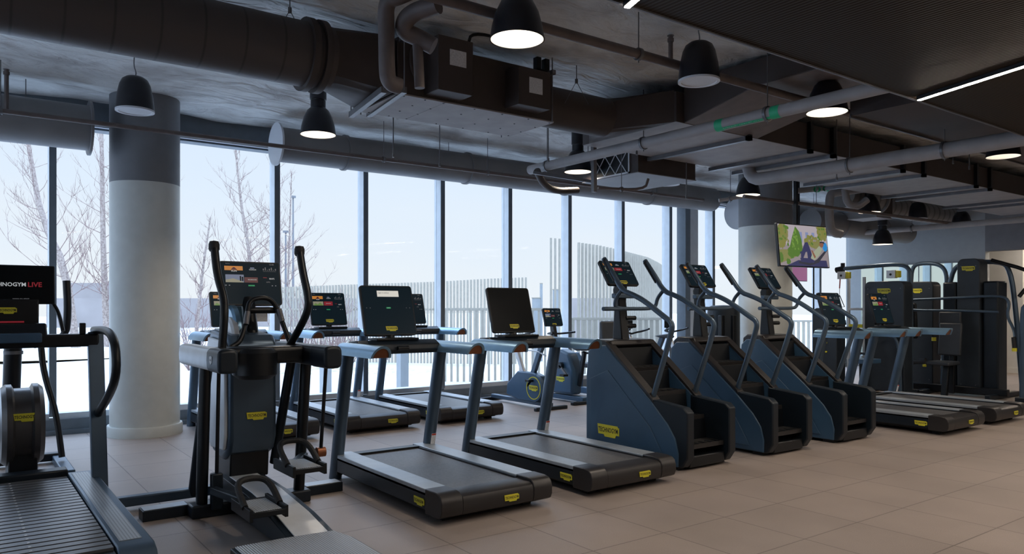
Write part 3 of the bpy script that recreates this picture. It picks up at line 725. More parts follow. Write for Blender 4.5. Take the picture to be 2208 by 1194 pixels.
pipe([at(1712, 412, t=13.4), at(1830, 400, t=13.2), at(1868, 396, t=13)], .05, 'pipe_grey', 'straight pale pipe with green marks above the television', 'insulated_pipe', group='far insulated pipes', rounds=0)
ip = [x for x in COL.objects if x.name.startswith('insulated_pipe')][-1]
for px, py in ((1762, 409), (1782, 407)):
    m = MB(); m.lathe([(.052, -.03), (.052, .03)], 'green_mark', 20, 'x', at(px, py-1, t=13.2)); m.build('green_marking', ip)
pipe([at(1822, 408, t=12.8), at(1826, 440, t=12.8), at(1850, 446, t=12.8), at(1870, 430, t=12.8)], .06, 'pipe_grey', 'small curved pipe between the far pendant and the square bend', 'insulated_pipe', group='far insulated pipes')
pipe([at(1158, 368, t=9.4), at(1170, 395, t=9.6), at(1195, 412, t=9.9), at(1245, 410, t=10.2)], .045, 'duct_dark', 'curved flexible hose below the left end of the marked pipe', 'flexible_hose', cat='hose', n=12, rounds=3)
pipe([at(1290, 405, t=9.6), at(1390, 410, t=9.8), at(1398, 385, t=9.8)], .018, 'pipe_brown', 'thin bent pipe under the lattice grille unit', 'pipe', [tuple(at(1340, 407.5, t=9.7))], n=8)
pipe([at(1550, 432, t=12), at(1600, 424, t=12)], .03, 'pipe_grey', 'short pipe stub left of the far column', 'pipe', [tuple(at(1575, 428, t=12))], n=8, rounds=0)
def rods(lst, label):
    for k, (x, y0, y1, t) in enumerate(lst):
        p = at(x, y1, t=t); q = at(x, y0, t=t)
        m = MB(); m.tube([p, (p.x, p.y, 3.79)], .007, 'steel', 6); m.cyl((p.x, p.y, p.z-.02), .013, 0, .04, 'steel', n=8)
        tag(m.build('threaded_rod'), label, 'rod', 'thin threaded rods hanging from the ceiling')
rods([(848, 255, 335, 8.3), (948, 290, 355, 9), (1182, 265, 345, 9), (1480, 370, 425, 10), (1804, 270, 385, 9.5), (2055, 240, 350, 10.5), (2090, 245, 362, 10.5), (1373, 310, 330, 9)], 'thin steel threaded rod hanging from the ceiling')
# upright sprinkler heads
for (x, y0, y1, t, lb_) in ((14, 150, 236, 7.5, 'sprinkler upright at the far left above the windows'), (1446, 78, 140, 6.57, 'sprinkler upright beside the biggest hanging speaker')):
    p = at(x, y1, t=t); q = at(x, y0, t=t); q = Vector((p.x, p.y, 3.79))
    m = MB(); m.tube([p, q], .02, 'pipe_brown', 10); m.cyl((q.x, q.y, q.z-.05), .028, 0, .03, 'pipe_brown', n=12); m.cyl((q.x, q.y, q.z), .03, 0, .006, 'steel', n=10)
    tag(m.build('sprinkler'), lb_, 'sprinkler')
for (x, y, t, lb_) in ((1243, 175, 7.4, 'wire hanger above the round duct right of the fan coil unit'), (625, 22, 5.8, 'wire hanger at the top edge above the large round duct')):
    p = at(x, y, t=t); m = MB(); m.tube([p, (p.x, p.y, 3.8)], .005, 'steel', 6); m.cyl(p, .015, -.02, .02, 'steel', n=8)
    m.tube([p, p+Vector((-.1, .06, -.22))], .003, 'steel', 5); m.tube([p, p+Vector((.1, -.06, -.22))], .003, 'steel', 5)
    tag(m.build('wire_hanger'), lb_, 'hanger')

# ================================================================== TREADMILLS
def make_treadmill(kind):
    t = empty('treadmill')
    m = MB(); m.box(-.445, .445, .12, 1.75, .055, .165, 'body_dark'); m.box(-.40, .40, .08, 1.72, .03, .06, 'body_black')
    m.box(-.465, .465, 1.68, 1.80, .04, .20, 'body_dark'); m.build('base', t, .012)
    m = MB(); m.box(-.285, .285, .12, 1.70, .165, .19, 'belt'); m.build('running_belt', t, .004)
    m = MB(); m.box(-.30, .30, 1.66, 1.72, .19, .207, 'body_black'); m.box(-.30, -.285, .2, 1.66, .18, .2, 'body_black'); m.box(.285, .30, .2, 1.66, .18, .2, 'body_black'); m.build('belt_edge', t, smooth=0)
    for s in (-1, 1):
        m = MB(); a, b = sorted((s*.30, s*.465)); m.box(a, b, .20, 1.78, .165, .212, 'rail_top')
        m.box(*sorted((s*.455, s*.465)), .20, 1.78, .07, .19, 'body_dark')
        m.build('side_rail', t, .012, 3)
    # rear roller cover
    m = MB(); prof = [(.22, .045), (.05, .045), (.015, .06), (0, .095), (0, .15), (.012, .185), (.04, .207), (.09, .215), (.22, .215)]
    m.prism(prof, -.468, -.30, 'cover_taupe'); m.prism(prof, .30, .468, 'cover_taupe')
    m.prism([(.22, .045), (.05, .045), (.015, .06), (.004, .095), (.004, .15), (.016, .176), (.045, .192), (.2, .195)], -.30, .30, 'cover_taupe')
    m.build('roller_cover', t, .006, 2)
    badge(t, (.10, -.001, .115), (1, 0, 0), (0, 0, 1), .125)
    badge(t, (-.4675, .30, .115), (0, -1, 0), (0, 0, 1), .14)
    for s in (-1, 1):
        m = MB(); m.tube([(s*.44, 1.78, 0.0), (s*.44, 1.52, 1.09)], .052, 'frame_grey', 18, 0, ry=.060); u = m.build('upright', t)
        if s == 1:
            m = MB(); m.M = frame_mat((.44, 1.660, .26), (1, 0, 0), (0, -.24, .97)); m.box(-.022, .022, -.05, .05, .005, .010, 'sticker'); m.box(-.022, .022, .035, .05, .0100, .0105, 'sticker_red'); m.build('warning_label', u, smooth=0)
        m = MB(); m.box(s*.34-.04, s*.34+.04, .14, .22, 0, .05, 'rubber'); m.build('foot', t, .005)
        # armrest paddle
        m = MB(); W_ = .085; pr = []
        for k in range(13):
            a = PI*k/12; pr.append((s*.43+W_*math.cos(a), 1.055+.095*math.sin(a)))
        for k in range(12, -1, -1):
            a = PI*k/12; pr.append((s*.43+(W_-.018)*math.cos(a), 1.055+.075*math.sin(a)))
        y0, y1 = .90, 1.62
        n = len(pr); vs = [(p[0], y0+(1.15-p[1])*.55, p[1]) for p in pr]+[(p[0], y1, p[1]) for p in pr]
        m.add(vs, [(i, n+i, n+(i+1) % n, (i+1) % n) for i in range(n)]+[(i, i+1, n-2-i, n-1-i) for i in range(12)]+[(n+i+1, n+i, n+n-1-i, n+n-2-i) for i in range(12)], 'paddle')
        ar = m.build('armrest', t, smooth=40)
        m = MB(); m.box(s*.43-.062, s*.43+.062, .99, 1.6, 1.058, 1.10, 'body_black'); m.build('underside', ar, .01)
        m = MB(); q = [(s*.43+.068*math.cos(PI*k/12), 1.056+.075*math.sin(PI*k/12)) for k in range(13)]
        m.add([(p[0], y0+.012+(1.15-p[1])*.55, p[1]) for p in q], [tuple(range(13))], 'copper'); m.build('end_cap', ar, smooth=0)
    m = MB(); m.prism([(1.42, 1.08), (1.44, 1.05), (1.66, 1.05), (1.70, 1.09), (1.66, 1.155), (1.50, 1.165), (1.43, 1.13)], -.375, .375, 'body_dark'); br = m.build('console_bridge', t, .01)
    m = MB(); m.box(-.20, .20, 1.48, 1.66, 1.16, 1.18, 'body_black'); m.tube([(0, 1.63, 1.16), (0, 1.67, 1.30)], .04, 'body_black'); m.build('tray', br, .006)
    m = MB(); m.tube([(-.05, 1.40, 1.10), (.05, 1.40, 1.10)], .018, 'body_black', 12); m.build('control_grip', br)
    display(t, (0, 1.72, 1.63), (0, 1.60, 1.20), .50, kind)
    return t
tm_menu = make_treadmill('menu'); tm_menu.location = (4.02, 7.93, 0)
tag(tm_menu, 'window row treadmill with a lit menu screen, in the middle of its row', 'treadmill', 'treadmills in the row by the windows')
def tm(x, y, label, kind='menu', group='treadmills in the front row'):
    o = copy_tree(tm_menu) if kind == 'menu' else make_treadmill(kind)
    o.location = (x, y, 0); tag(o, label, 'treadmill', group); return o
tm(2.76, 7.93, 'window row treadmill mostly hidden behind the cross trainer', group='treadmills in the row by the windows')
tm(5.24, 7.93, 'window row treadmill farthest right, behind the screen showing a light box', group='treadmills in the row by the windows')
tm(3.035, 4.26, 'nearest front row treadmill, screen showing a pale message box', 'dialog')
tm(4.33, 4.23, 'front row treadmill with a black blank screen, left of the stair climbers', 'off')
tm(9.36, 3.90, 'front row treadmill directly right of the stair climbers', group='treadmills right of the stair climbers')
tm(10.62, 3.90, 'farthest right treadmill, partly behind the one by the stair climbers', group='treadmills right of the stair climbers')

# ================================================================== STAIR CLIMBERS
def make_climber():
    t = empty('stair_climber')
    side = [(1.30, .03), (1.30, .75), (1.27, 1.0), (1.20, 1.065), (1.02, 1.07), (.44, .60), (.22, .40), (.13, .28), (.095, .15), (.10, .03)]
    for s in (-1, 1):
        m = MB(); m.prism(side, *sorted((s*.25, s*.345)), 'body_blue'); p = m.build('side_panel', t, .012, 3)
        m = MB(); ins = [(1.22, .06), (1.235, .73), (.98, .83), (.42, .34), (.25, .08)]
        m.prism([(a, b) for a, b in ins], *sorted((s*.345, s*.352)), 'body_blue'); m.build('side_inlay', p, .004)
        m = MB(); m.prism([(1.03, 1.075), (.44, .605), (.40, .57), (.40, .60), (.44, .64), (1.03, 1.11)], *sorted((s*.245, s*.34)), 'cover_taupe'); m.build('top_rail', p, .004)
        # rear box beside the entry steps
        m = MB(); m.prism([(.46, .05), (.46, .60), (.34, .59), (.05, .56), (.0, .52), (.0, .12), (.06, .03), (.40, .03)], *sorted((s*.24, s*.335)), 'body_dark'); m.build('entry_panel', t, .012, 2)
        # handrail
        pts = [(s*.29, .46, .57), (s*.29, .22, 1.21), (s*.29, .21, 1.30), (s*.29, .30, 1.35), (s*.29, .55, 1.50), (s*.29, .70, 1.56), (s*.29, .84, 1.60), (s*.29, .97, 1.77), (s*.29, 1.10, 1.92)]
        m = MB(); m.tube(pts, .0255, 'frame_grey', 12, 2); h = m.build('handrail', t)
        m = MB(); m.tube([(s*.29, .93, 1.70), (s*.29, 1.09, 1.905)], .028, 'rubber', 12); m.build('rubber_grip', h)
        m = MB(); m.tube([(s*.29, .85, 1.605), (s*.29, .93, 1.53), (s*.29, .95, 1.44), (s*.18, .95, 1.425), (0, .95, 1.425)], .019, 'frame_grey', 10, 3); m.build('inner_grip', h)
        if s == -1:
            m = MB(); m.tube([(-.44, .95, 1.425), (-.2, .95, 1.425)], .021, 'frame_grey', 10); m.build('side_grip', h)
    # steps
    for k in range(4):
        y = .06+.225*k; z = .215+.215*k
        m = MB(); m.box(-.235, .235, y, y+.245, z-.03, z, 'rubber'); m.box(-.235, .235, y, y+.012, z-.035, z+.003, 'cover_taupe')
        m.prism([(y+.205, z-.005), (y+.235, z-.005), (y+.235, z+.18), (y+.22, z+.18)], -.235, .235, 'body_black')
        for q in range(5): m.box(-.18+.09*q-.02, -.18+.09*q+.02, y+.02, y+.09, z, z+.003, 'body_black')
        m.build('step', t, smooth=0)
    m = MB(); m.box(-.24, .24, .05, 1.28, .02, .12, 'body_black'); m.box(-.24, .24, 1.22, 1.285, .1, 1.05, 'body_dark'); m.build('base', t, .01)
    m = MB(); m.prism([(1.29, .95), (1.28, 1.08), (1.22, 1.12), (1.0, 1.115), (.97, 1.07), (1.02, 1.04), (1.1, .95)], -.30, .30, 'cover_taupe'); m.build('top_cover', t, .015, 3)
    for s in (-1, 1):
        m = MB(); m.box(s*.28-.04, s*.28+.04, .12, .24, 0, .04, 'rubber'); m.box(s*.28-.04, s*.28+.04, 1.12, 1.24, 0, .04, 'rubber'); m.build('foot', t)
    m = MB(); m.prism([(1.08, 1.1), (1.22, 1.1), (1.22, 1.18), (1.20, 1.45), (1.22, 1.62), (1.17, 1.72), (1.11, 1.70), (1.13, 1.5), (1.10, 1.25)], -.055, .055, 'body_black'); ms = m.build('mast', t, .012)
    m = MB()
    for z in (1.25, 1.33): m.tube([(.03, 1.12, z), (.15, 1.10, z)], .022, 'body_black', 12)
    m.build('bottle_holder', ms)
    m = MB(); m.box(-.14, .14, 1.09, 1.15, 1.53, 1.58, 'frame_grey'); m.build('sensor_bar', ms, .01)
    display(t, (0, 1.26, 1.915), (0, 1.10, 1.665), .43, 'menu', lower=.2)
    badge(t, (-.353, .97, .24), (0, -1, 0), (0, 0, 1), .30)
    return t
cl = make_climber(); cl.location = (5.47, 4.40, 0)
tag(cl, 'nearest stair climber, right beside the treadmill with the blank screen', 'stair climber', 'row of three stair climbers')
for x, y, lb_ in ((6.65, 4.36, 'middle one of the three stair climbers'), (7.83, 4.33, 'farthest stair climber, next to the right hand treadmills')):
    o = copy_tree(cl); o.location = (x, y, 0); tag(o, lb_, 'stair climber', 'row of three stair climbers')

# ================================================================== CROSS TRAINER (foreground)
OX, OY = 1.70, 5.45
t = empty('cross_trainer', (OX, OY, 0)); tag(t, 'large black cross trainer with swinging arms, in front of the big column', 'cross trainer')
T = Matrix.Translation((-OX, -OY, 0))
def WB(): m = MB(); m.M = T.copy(); return m
m = WB(); m.prism([(1.23, 3.62), (1.87, 3.62), (1.87, 4.10), (1.83, 4.28), (1.50, 4.30), (1.23, 4.30)], .02, .11, 'body_dark', 'z'); m.prism([(1.25, 3.65), (1.85, 3.65), (1.85, 4.09), (1.815, 4.25), (1.50, 4.28), (1.25, 4.28)], .11, .122, 'plate_ribbed', 'z'); pltf = m.build('rear_platform', t, .02, 3)
m = WB(); m.prism([(4.25, .02), (4.25, .09), (4.6, .15), (5.1, .20), (5.75, .22), (5.75, .03)], 1.56, 1.84, 'body_dark')
m.prism([(4.25, .092), (4.6, .152), (5.1, .202), (5.75, .222), (5.75, .228), (5.1, .21), (4.6, .16), (4.25, .10)], 1.60, 1.80, 'silver'); m.build('base_rail', t, .008)
m = WB(); m.box(1.30, 2.14, 5.42, 5.56, 0, .09, 'body_dark'); m.build('front_crossbar', t, .012)
m = WB(); m.box(.86, 1.6, 5.92, 6.0, .03, .10, 'frame_grey'); m.box(.86, .94, 5.9, 6.02, 0, .05, 'rubber'); m.build('stabiliser_bar', t, .01)
m = WB(); m.box(1.02, 1.32, 5.56, 5.70, 0, .07, 'body_dark'); m.box(1.03, 1.31, 5.57, 5.69, .07, .075, 'rail_top'); m.build('left_foot_block', t, .008)
m = WB(); m.box(2.16, 2.46, 5.58, 5.72, 0, .07, 'body_dark'); m.box(2.17, 2.45, 5.59, 5.71, .07, .075, 'rail_top'); m.build('right_foot_block', t, .008)
for px, nm in ((1.38, 'post'), (2.07, 'post')):
    m = WB(); m.tube([(px, 5.50, .02), (px-.01*(1 if px < 1.7 else -.5), 5.36, 1.06)], .038, 'body_black', 14, 0, ry=.052); m.build(nm, t)
for px, dx in ((1.46, .0), (2.02, 0)):
    m = WB(); m.tube([(px-.03, 5.95, .05), (px, 5.62, 1.06)] if px < 1.7 else [(1.93, 5.62, .28), (2.0, 5.45, 1.06)], .034, 'body_dark', 12); m.build('link_arm', t)
# housings
for sx, x in ((-1, 1.37), (1, 2.06)):
    m = WB(); pr = []
    for k in range(16):
        a = 2*PI*k/16; pr.append((x+.062*math.copysign(abs(math.cos(a))**.5, math.cos(a)), 1.105+.074*math.copysign(abs(math.sin(a))**.5, math.sin(a))))
    m.prism(pr, 5.02, 5.84, 'silver' if sx < 0 else 'body_black', 'y'); h = m.build('side_housing', t, .01)
    m = WB(); m.prism([(x+(p[0]-x)*1.04, 1.105+(p[1]-1.105)*1.04) for p in pr], 4.82, 5.10, 'body_dark', 'y'); c_ = m.build('housing_cap', h, .02, 3)
    if sx < 0:
        m = WB(); m.M = T @ frame_mat((x-.066, 4.98, 1.11), (0, -1, 0), (0, 0, 1)); m.poly([(-.03, .02), (.0, .026), (.03, .022), (.028, -.016), (-.005, -.03), (-.026, -.014)], 'white_print', .0)
        m.text('VARIO', 0, .0, .04, 'ink', .0006); m.build('white_emblem', c_, smooth=0)
m = WB(); m.box(1.42, 2.02, 5.22, 5.44, 1.05, 1.17, 'body_black'); m.build('hub_beam', t, .03, 3)
m = WB(); m.lathe([(.11, -.10), (.15, -.07), (.15, .08), (.12, .11)], 'body_black', 28, 'z', (1.68, 5.28, 1.05), True); m.build('hub_shroud', t)
m = WB(); m.prism([(5.55, .40), (5.50, .50), (5.50, 1.18), (5.56, 1.24), (6.0, 1.28), (6.05, 1.2), (6.05, .5), (5.95, .36), (5.7, .33)], 1.57, 1.91, 'frame_grey'); tw = m.build('tower_shroud', t, .03, 3)
m = WB(); m.prism([(5.58, .42), (5.54, .52), (5.54, 1.16), (5.6, 1.2), (5.98, 1.22), (6.0, .5), (5.9, .40)], 1.545, 1.572, 'silver'); m.build('side_cover', tw, .01)
badge(t, (1.76-OX, 5.496-OY, .66), (1, 0, 0), (0, 0, 1), .145)
m = WB(); m.prism([(5.60, .2), (5.58, .42), (5.92, .42), (5.98, .2)], 1.60, 1.88, 'body_black'); m.build('tower_foot', t, .01)
m = WB()
for k, (y, z, r) in enumerate(((5.80, 1.20, .17), (5.88, 1.26, .20), (5.72, 1.14, .15))): m.lathe([(.001, -.035), (r-.02, -.03), (r, -.015), (r, .02), (.001, .03)], ('silver', 'paddle', 'body_dark')[k], 36, 'x', (1.66+.03*k, y, z), False)
m.build('flywheel_cover', tw)
m = WB(); m.tube([(1.80, 5.72, 1.2), (1.82, 5.9, 1.5)], .05, 'body_black', 14); m.tube([(1.74, 5.62, 1.42), (1.95, 5.62, 1.42)], .024, 'body_black', 12); m.build('display_mast', t)
display(t, (1.845-OX, 5.93-OY, 1.795), (1.845-OX, 5.86-OY, 1.455), .47, 'menu2', badge_on=False, lower=.2)
for s, pts in ((-1, [(1.42, 5.33, 1.87), (1.42, 5.26, 1.66), (1.44, 5.16, 1.5), (1.43, 5.12, 1.38), (1.42, 5.15, 1.15)]), (1, [(2.0, 5.29, 1.86), (2.0, 5.22, 1.68), (2.0, 5.12, 1.52), (2.0, 5.12, 1.42), (2.0, 5.30, 1.28), (2.0, 5.52, 1.14)])):
    m = WB(); m.tube(pts, .027, 'body_black', 14, 3); a = m.build('swing_arm', t)
    m = WB(); m.lathe([(.001, .025), (.028, .02), (.036, 0), (.036, -.035), (.028, -.05)], 'rubber', 16, 'z', pts[0]); m.build('arm_cap', a)
m = WB(); m.tube([(1.58, 5.50, 1.16), (1.66, 5.52, 1.20), (1.72, 5.58, 1.40), (1.74, 5.6, 1.49), (1.82, 5.6, 1.515), (1.91, 5.6, 1.50), (1.96, 5.58, 1.38), (2.02, 5.52, 1.16)], .018, 'body_black', 12, 3); fh = m.build('fixed_handle', t)
m = WB(); m.tube([(1.695, 5.53, 1.32), (1.715, 5.555, 1.41)], .0195, 'steel', 12); m.build('pulse_sensor', fh); m = WB(); m.tube([(1.945, 5.56, 1.43), (1.965, 5.545, 1.34)], .0195, 'steel', 12); m.build('pulse_sensor', fh)
m = WB(); m.box(1.99, 2.0, 5.80, 5.81, 1.3, 1.32, 'body_dark')
m2 = WB(); m2.box(1.88, 1.99, 5.95, 5.955, 1.33, 1.43, 'sticker'); m2.build('instruction_label', fh, smooth=0)
for x, y, z, rx in ((1.50, 4.62, .24, 1.42), (1.86, 4.90, .40, 2.06)):
    p = empty('pedal'); p.parent = t; p.location = (0, 0, 0)
    m = WB(); m.box(x-.10, x+.10, y-.17, y+.20, z-.03, z, 'body_black'); m.box(x-.115, x-.095, y-.17, y+.2, z-.05, z+.02, 'body_black'); m.box(x+.095, x+.115, y-.17, y+.2, z-.05, z+.02, 'body_black')
    m.box(x-.08, x+.08, y-.15, y+.15, z, z+.004, 'plate_ribbed'); q = m.build('footplate', p, .01)
    m = WB(); m.tube([(x-.105, y-.05, z+.01), (x-.105, y+.12, z+.10), (x-.06, y+.18, z+.13), (x+.06, y+.18, z+.13), (x+.105, y+.12, z+.10), (x+.105, y-.05, z+.01)], .020, 'rubber', 10, 2); m.build('toe_hoop', p)
    m = WB(); m.bar((x, y+.15, z-.03), (rx, 5.35, z-.04), .05, .05, 'body_dark'); m.build('pedal_arm', p, .006)
for x, y0, z0, y1 in ((1.46, 5.42, .24, 5.36), (2.09, 5.12, .42, 5.02)):
    m = WB(); m.tube([(x, y0, z0), (x, y1, 1.06)], .013, 'body_black', 10); m.tube([(x-.03, y0, z0), (x+.03, y0, z0)], .035, 'copper' if x > 2 else 'body_dark', 16); m.build('drop_rod', t)
m = WB(); m.bar((1.46, 5.42, .05), (1.46, 5.42, .30), .075, .07, 'body_dark'); m.build('pivot_bracket', t, .01)

# ================================================================== SLAT BELT TREADMILL (left foreground)
OX, OY = .33, 5.2
t = empty('slat_treadmill', (OX, OY, 0)); tag(t, 'slat belt treadmill cut by the left photo edge, with drum at its front', 'treadmill')
T = Matrix.Translation((-OX, -OY, 0))
prof = [(4.12, .05), (4.10, .10), (4.11, .17), (4.15, .225), (4.22, .25), (6.30, .25), (6.36, .20), (6.36, .05)]
for s in (-1, 1):
    x0, x1 = sorted((OX+s*.325, OX+s*.50))
    m = WB(); m.prism(prof, x0, x1, 'frame_grey'); r_ = m.build('side_rail', t, .008)
    m = WB(); m.box(*sorted((OX+s*.35, OX+s*.455)), 4.30, 6.25, .25, .2535, 'perforated'); m.build('foot_plate', r_, smooth=0)
    m = WB(); m.prism([(4.095, .045), (4.10, .075), (4.5, .075), (4.5, .045)], *sorted((OX+s*.33, OX+s*.503)), 'yellow'); m.build('yellow_strip', r_)
    m = WB(); m.bar((OX+s*.50, 6.00, .02), (OX+s*.50, 6.25, 1.26), .062, .10, 'frame_grey', (1, 0, 0)); m.build('upright', t, .006)
    m = WB(); m.tube([(OX+s*.50, 6.30, 1.275), (OX+s*.52, 5.95, 1.285), (OX+s*.52, 5.66, 1.26), (OX+s*.52, 5.50, 1.18), (OX+s*.52, 5.48, 1.0), (OX+s*.52, 5.75, .85), (OX+s*.50, 6.12, .68)], .028, 'body_black', 14, 2); m.build('handle', t)
m = WB()
n = 25
for k in range(n):
    y = 4.24+k*(6.24-4.24)/n; m.box(OX-.315, OX+.315, y, y+.060, .225, .243, 'slat_metal')
m.box(OX-.315, OX+.315, 4.14, 6.26, .10, .228, 'body_black')
for k in range(n): m.box(.30, .312, 4.25+k*2.0/n, 4.262+k*2.0/n, .2432, .2440, 'white_print')
m.build('slat_belt', t, smooth=0)
m = WB(); m.prism([(4.30, .08), (4.12, .08), (4.10, .12), (4.12, .18), (4.18, .22), (4.30, .22)], OX-.32, OX+.32, 'cover_taupe'); m.build('rear_cover', t, .005)
m = WB(); m.box(OX-.33, OX+.33, 6.24, 6.38, .05, .285, 'body_dark'); m.build('front_cover', t, .012)
m = WB(); m.lathe([(.001, -.13), (.27, -.13), (.295, -.10), (.295, -.065), (.265, -.05), (.265, .05), (.295, .065), (.295, .10), (.27, .13), (.001, .13)], 'drum_metal', 40, 'x', (.40, 6.62, .585)); dr = m.build('front_drum', t, smooth=30)
m = WB(); m.box(.31, .49, 6.45, 6.8, .05, .42, 'body_black'); m.build('drum_bracket', dr, .01)
badge(t, (.41-OX, 6.352-OY, .665), (1, 0, 0), (0, 0, 1), .15)
m = WB(); m.box(OX-.52, OX+.52, 6.20, 6.36, 1.16, 1.25, 'body_black'); m.prism([(6.2, 1.24), (6.36, 1.24), (6.36, 1.33), (6.28, 1.33)], OX-.32, OX+.2, 'body_black'); br = m.build('console_bridge', t, .012)
m = WB(); m.box(OX-.3, OX+.16, 6.12, 6.20, 1.20, 1.265, 'body_blue'); m.build('front_pad', br, .008)
m = WB(); m.box(.725, .765, 6.2, 6.24, 1.25, 1.33, 'body_black'); m.build('knob', br, .006)
m = WB(); m.box(.06, .49, 6.36, 6.44, 1.24, 1.50, 'body_black'); kb = m.build('lower_console', t, .01)
badge(kb, (.30-OX, 6.357-OY, 1.42), (1, 0, 0), (0, 0, 1), .115)
m = WB(); m.box(.2, .4, 6.352, 6.357, 1.335, 1.345, 'ui_red'); m.build('indicator_line', kb, smooth=0)
m = MB(); M = frame_mat((.325-OX, 6.42-OY, 1.605), (1, 0, 0), (0, .08, 1)); m.M = M; m.box(-.27, .27, -.14, .14, -.03, 0, 'body_black'); d = m.build('display', t, .012)
m = MB(); m.M = M; m.quad(-.26, .26, -.13, .13, 'glass_black', .0008)
m.text('TECHNOGYM', -.03, .0, .24, 'ui_white', .0018); m.text('LIVE', .145, .0, .085, 'ui_red', .0018); m.text('press to start', .06, -.105, .1, 'ui_grey', .0018); m.build('screen', d, smooth=0)
m = WB(); m.tube([(.58, 6.45, 1.48), (.62, 6.44, 1.40), (.64, 6.38, 1.27)], .014, 'body_black', 8, 2); m.build('cable', t)
# machine behind it
t = empty('upright_trainer', (.45, 8.1, 0)); tag(t, 'black machine standing by the windows behind the slat belt treadmill', 'exercise machine')
m = MB(); m.tube([(-.05, .1, .05), (-.02, .03, 1.15)], .07, 'body_black', 16); m.cyl((-.02, .03, 1.02), .076, 0, .03, 'steel', n=20); m.build('mast', t)
m = MB(); m.tube([(.37, -.2, 1.68), (.38, -.22, 1.40), (.36, -.2, 1.15), (.14, 0, 1.1)], .032, 'body_black', 12, 2); m.build('swing_arm', t)
m = MB(); m.tube([(-.45, -.2, 1.68), (-.46, -.22, 1.40), (-.40, -.2, 1.15), (-.2, 0, 1.1)], .032, 'body_black', 12, 2); m.build('swing_arm', t)
m = MB(); m.tube([(.18, -.1, 1.12), (.2, -.12, .85), (.29, -.2, .5), (.33, -.25, .10)], .026, 'body_black', 12, 2); m.build('link_arm', t)
m = MB(); m.tube([(-.28, -.1, 1.12), (-.3, -.12, .85), (-.36, -.2, .5), (-.38, -.25, .10)], .026, 'body_black', 12, 2); m.build('link_arm', t)
m = MB(); m.box(.28, .38, -.75, .25, .0, .07, 'frame_grey'); m.box(-.43, -.33, -.75, .25, 0, .07, 'frame_grey'); m.box(-.43, .38, .05, .15, .02, .09, 'body_dark'); m.build('base', t, .01)
m = MB(); m.box(-.35, .2, -.05, .05, 1.08, 1.16, 'body_black'); m.build('hub_beam', t, .015)

# ================================================================== BIKES
def studio_bike(loc, rz, label, full=True):
    t = empty('studio_bike', loc, rz); tag(t, label, 'exercise bike', 'studio bikes by the windows')
    m = MB(); m.box(-.28, .28, -.03, .04, 0, .05, 'body_dark'); m.build('rear_foot', t, .01)
    m = MB(); m.box(-.26, .26, 1.40, 1.47, 0, .05, 'body_dark'); m.build('front_foot', t, .01)
    m = MB(); m.box(-.04, .04, .0, 1.42, .04, .10, 'frame_grey'); m.build('base_beam', t, .01)
    m = MB(); m.prism([(.15, .12), (.10, .3), (.16, .46), (.34, .50), (.72, .50), (.98, .30), (1.0, .14), (.7, .08), (.3, .08)], -.055, .055, 'body_blue'); m.build('drive_case', t, .02, 3)
    m = MB(); m.cyl((0, .26, .29), .19, -.11, -.055, 'body_blue', 'x', 36); m.lathe([(.150, -.114), (.150, -.108), (.162, -.108), (.162, -.114), (.150, -.114)], 'yellow', 36, 'x', (0, .26, .29)); w_ = m.build('flywheel', t)
    badge(w_, (-.1125, .26, .29), (0, -1, 0), (0, 0, 1), .20)
    m = MB(); m.bar((0, .42, .45), (0, .16, .98), .055, .085, 'frame_grey'); sp = m.build('seat_post', t, .01)
    m = MB(); m.prism([(-.04, .98), (.02, 1.02), (.22, 1.0), (.30, .98), (.2, .96), (0, .95)], -.06, .06, 'upholstery'); m.build('saddle', sp, .02, 3)
    m = MB(); m.bar((0, .62, .45), (0, .92, 1.0), .05, .07, 'silver'); hp = m.build('handlebar_post', t, .01)
    m = MB(); m.tube([(0, .84, 1.0), (-.1, .84, 1.02), (-.22, .80, 1.04), (-.22, .66, 1.08)], .016, 'body_black', 10, 2); m.tube([(0, .84, 1.0), (.1, .84, 1.02), (.22, .80, 1.04), (.22, .66, 1.08)], .016, 'body_black', 10, 2)
    m.build('handlebar', t)
    m = MB(); m.box(-.09, .09, .90, .92, 1.08, 1.22, 'body_black'); m.tube([(0, .93, 1.0), (0, .93, 1.26)], .02, 'body_black', 10); m.build('console', t, .008)
    for s in (-1, 1):
        m = MB(); m.bar((s*.10, .42, .30), (s*.10, .42+s*.12, .30-s*.10), .02, .03, 'steel'); m.box(*sorted((s*.11, s*.20)), .38+s*.12, .46+s*.12, .28-s*.10, .31-s*.10, 'body_black'); m.build('crank', t)
    m = MB(); m.tube([(0, .12, .75), (-.03, .3, .82), (0, .75, .8)], .012, 'silver', 8, 1); m.build('brace', t)
    return t
studio_bike((6.72, 8.20, 0), 0, 'studio bike with yellow ringed flywheel right of the window row treadmills')
studio_bike((8.95, 8.0, 0), 0, 'studio bike seen between the first and second stair climber')
studio_bike((9.9, 8.0, 0), 0, 'studio bike seen just left of the second stair climber mast')
t = empty('upright_bike', (7.55, 8.45, 0)); tag(t, 'upright exercise bike with a tall lit screen, left of the first stair climber', 'exercise bike')
m = MB(); m.box(-.06, .06, -.05, 1.0, .03, .10, 'body_blue'); m.box(-.28, .28, -.1, -.02, 0, .05, 'body_dark'); m.box(-.26, .26, .95, 1.03, 0, .05, 'body_dark'); m.build('base', t, .01)
m = MB(); m.prism([(.15, .12), (.13, .5), (.24, .74), (.45, .80), (.72, .66), (.80, .4), (.75, .12)], -.10, .10, 'body_blue'); b = m.build('drive_case', t, .04, 3)
badge(b, (-.101, .42, .34), (0, -1, 0), (0, 0, 1), .19)
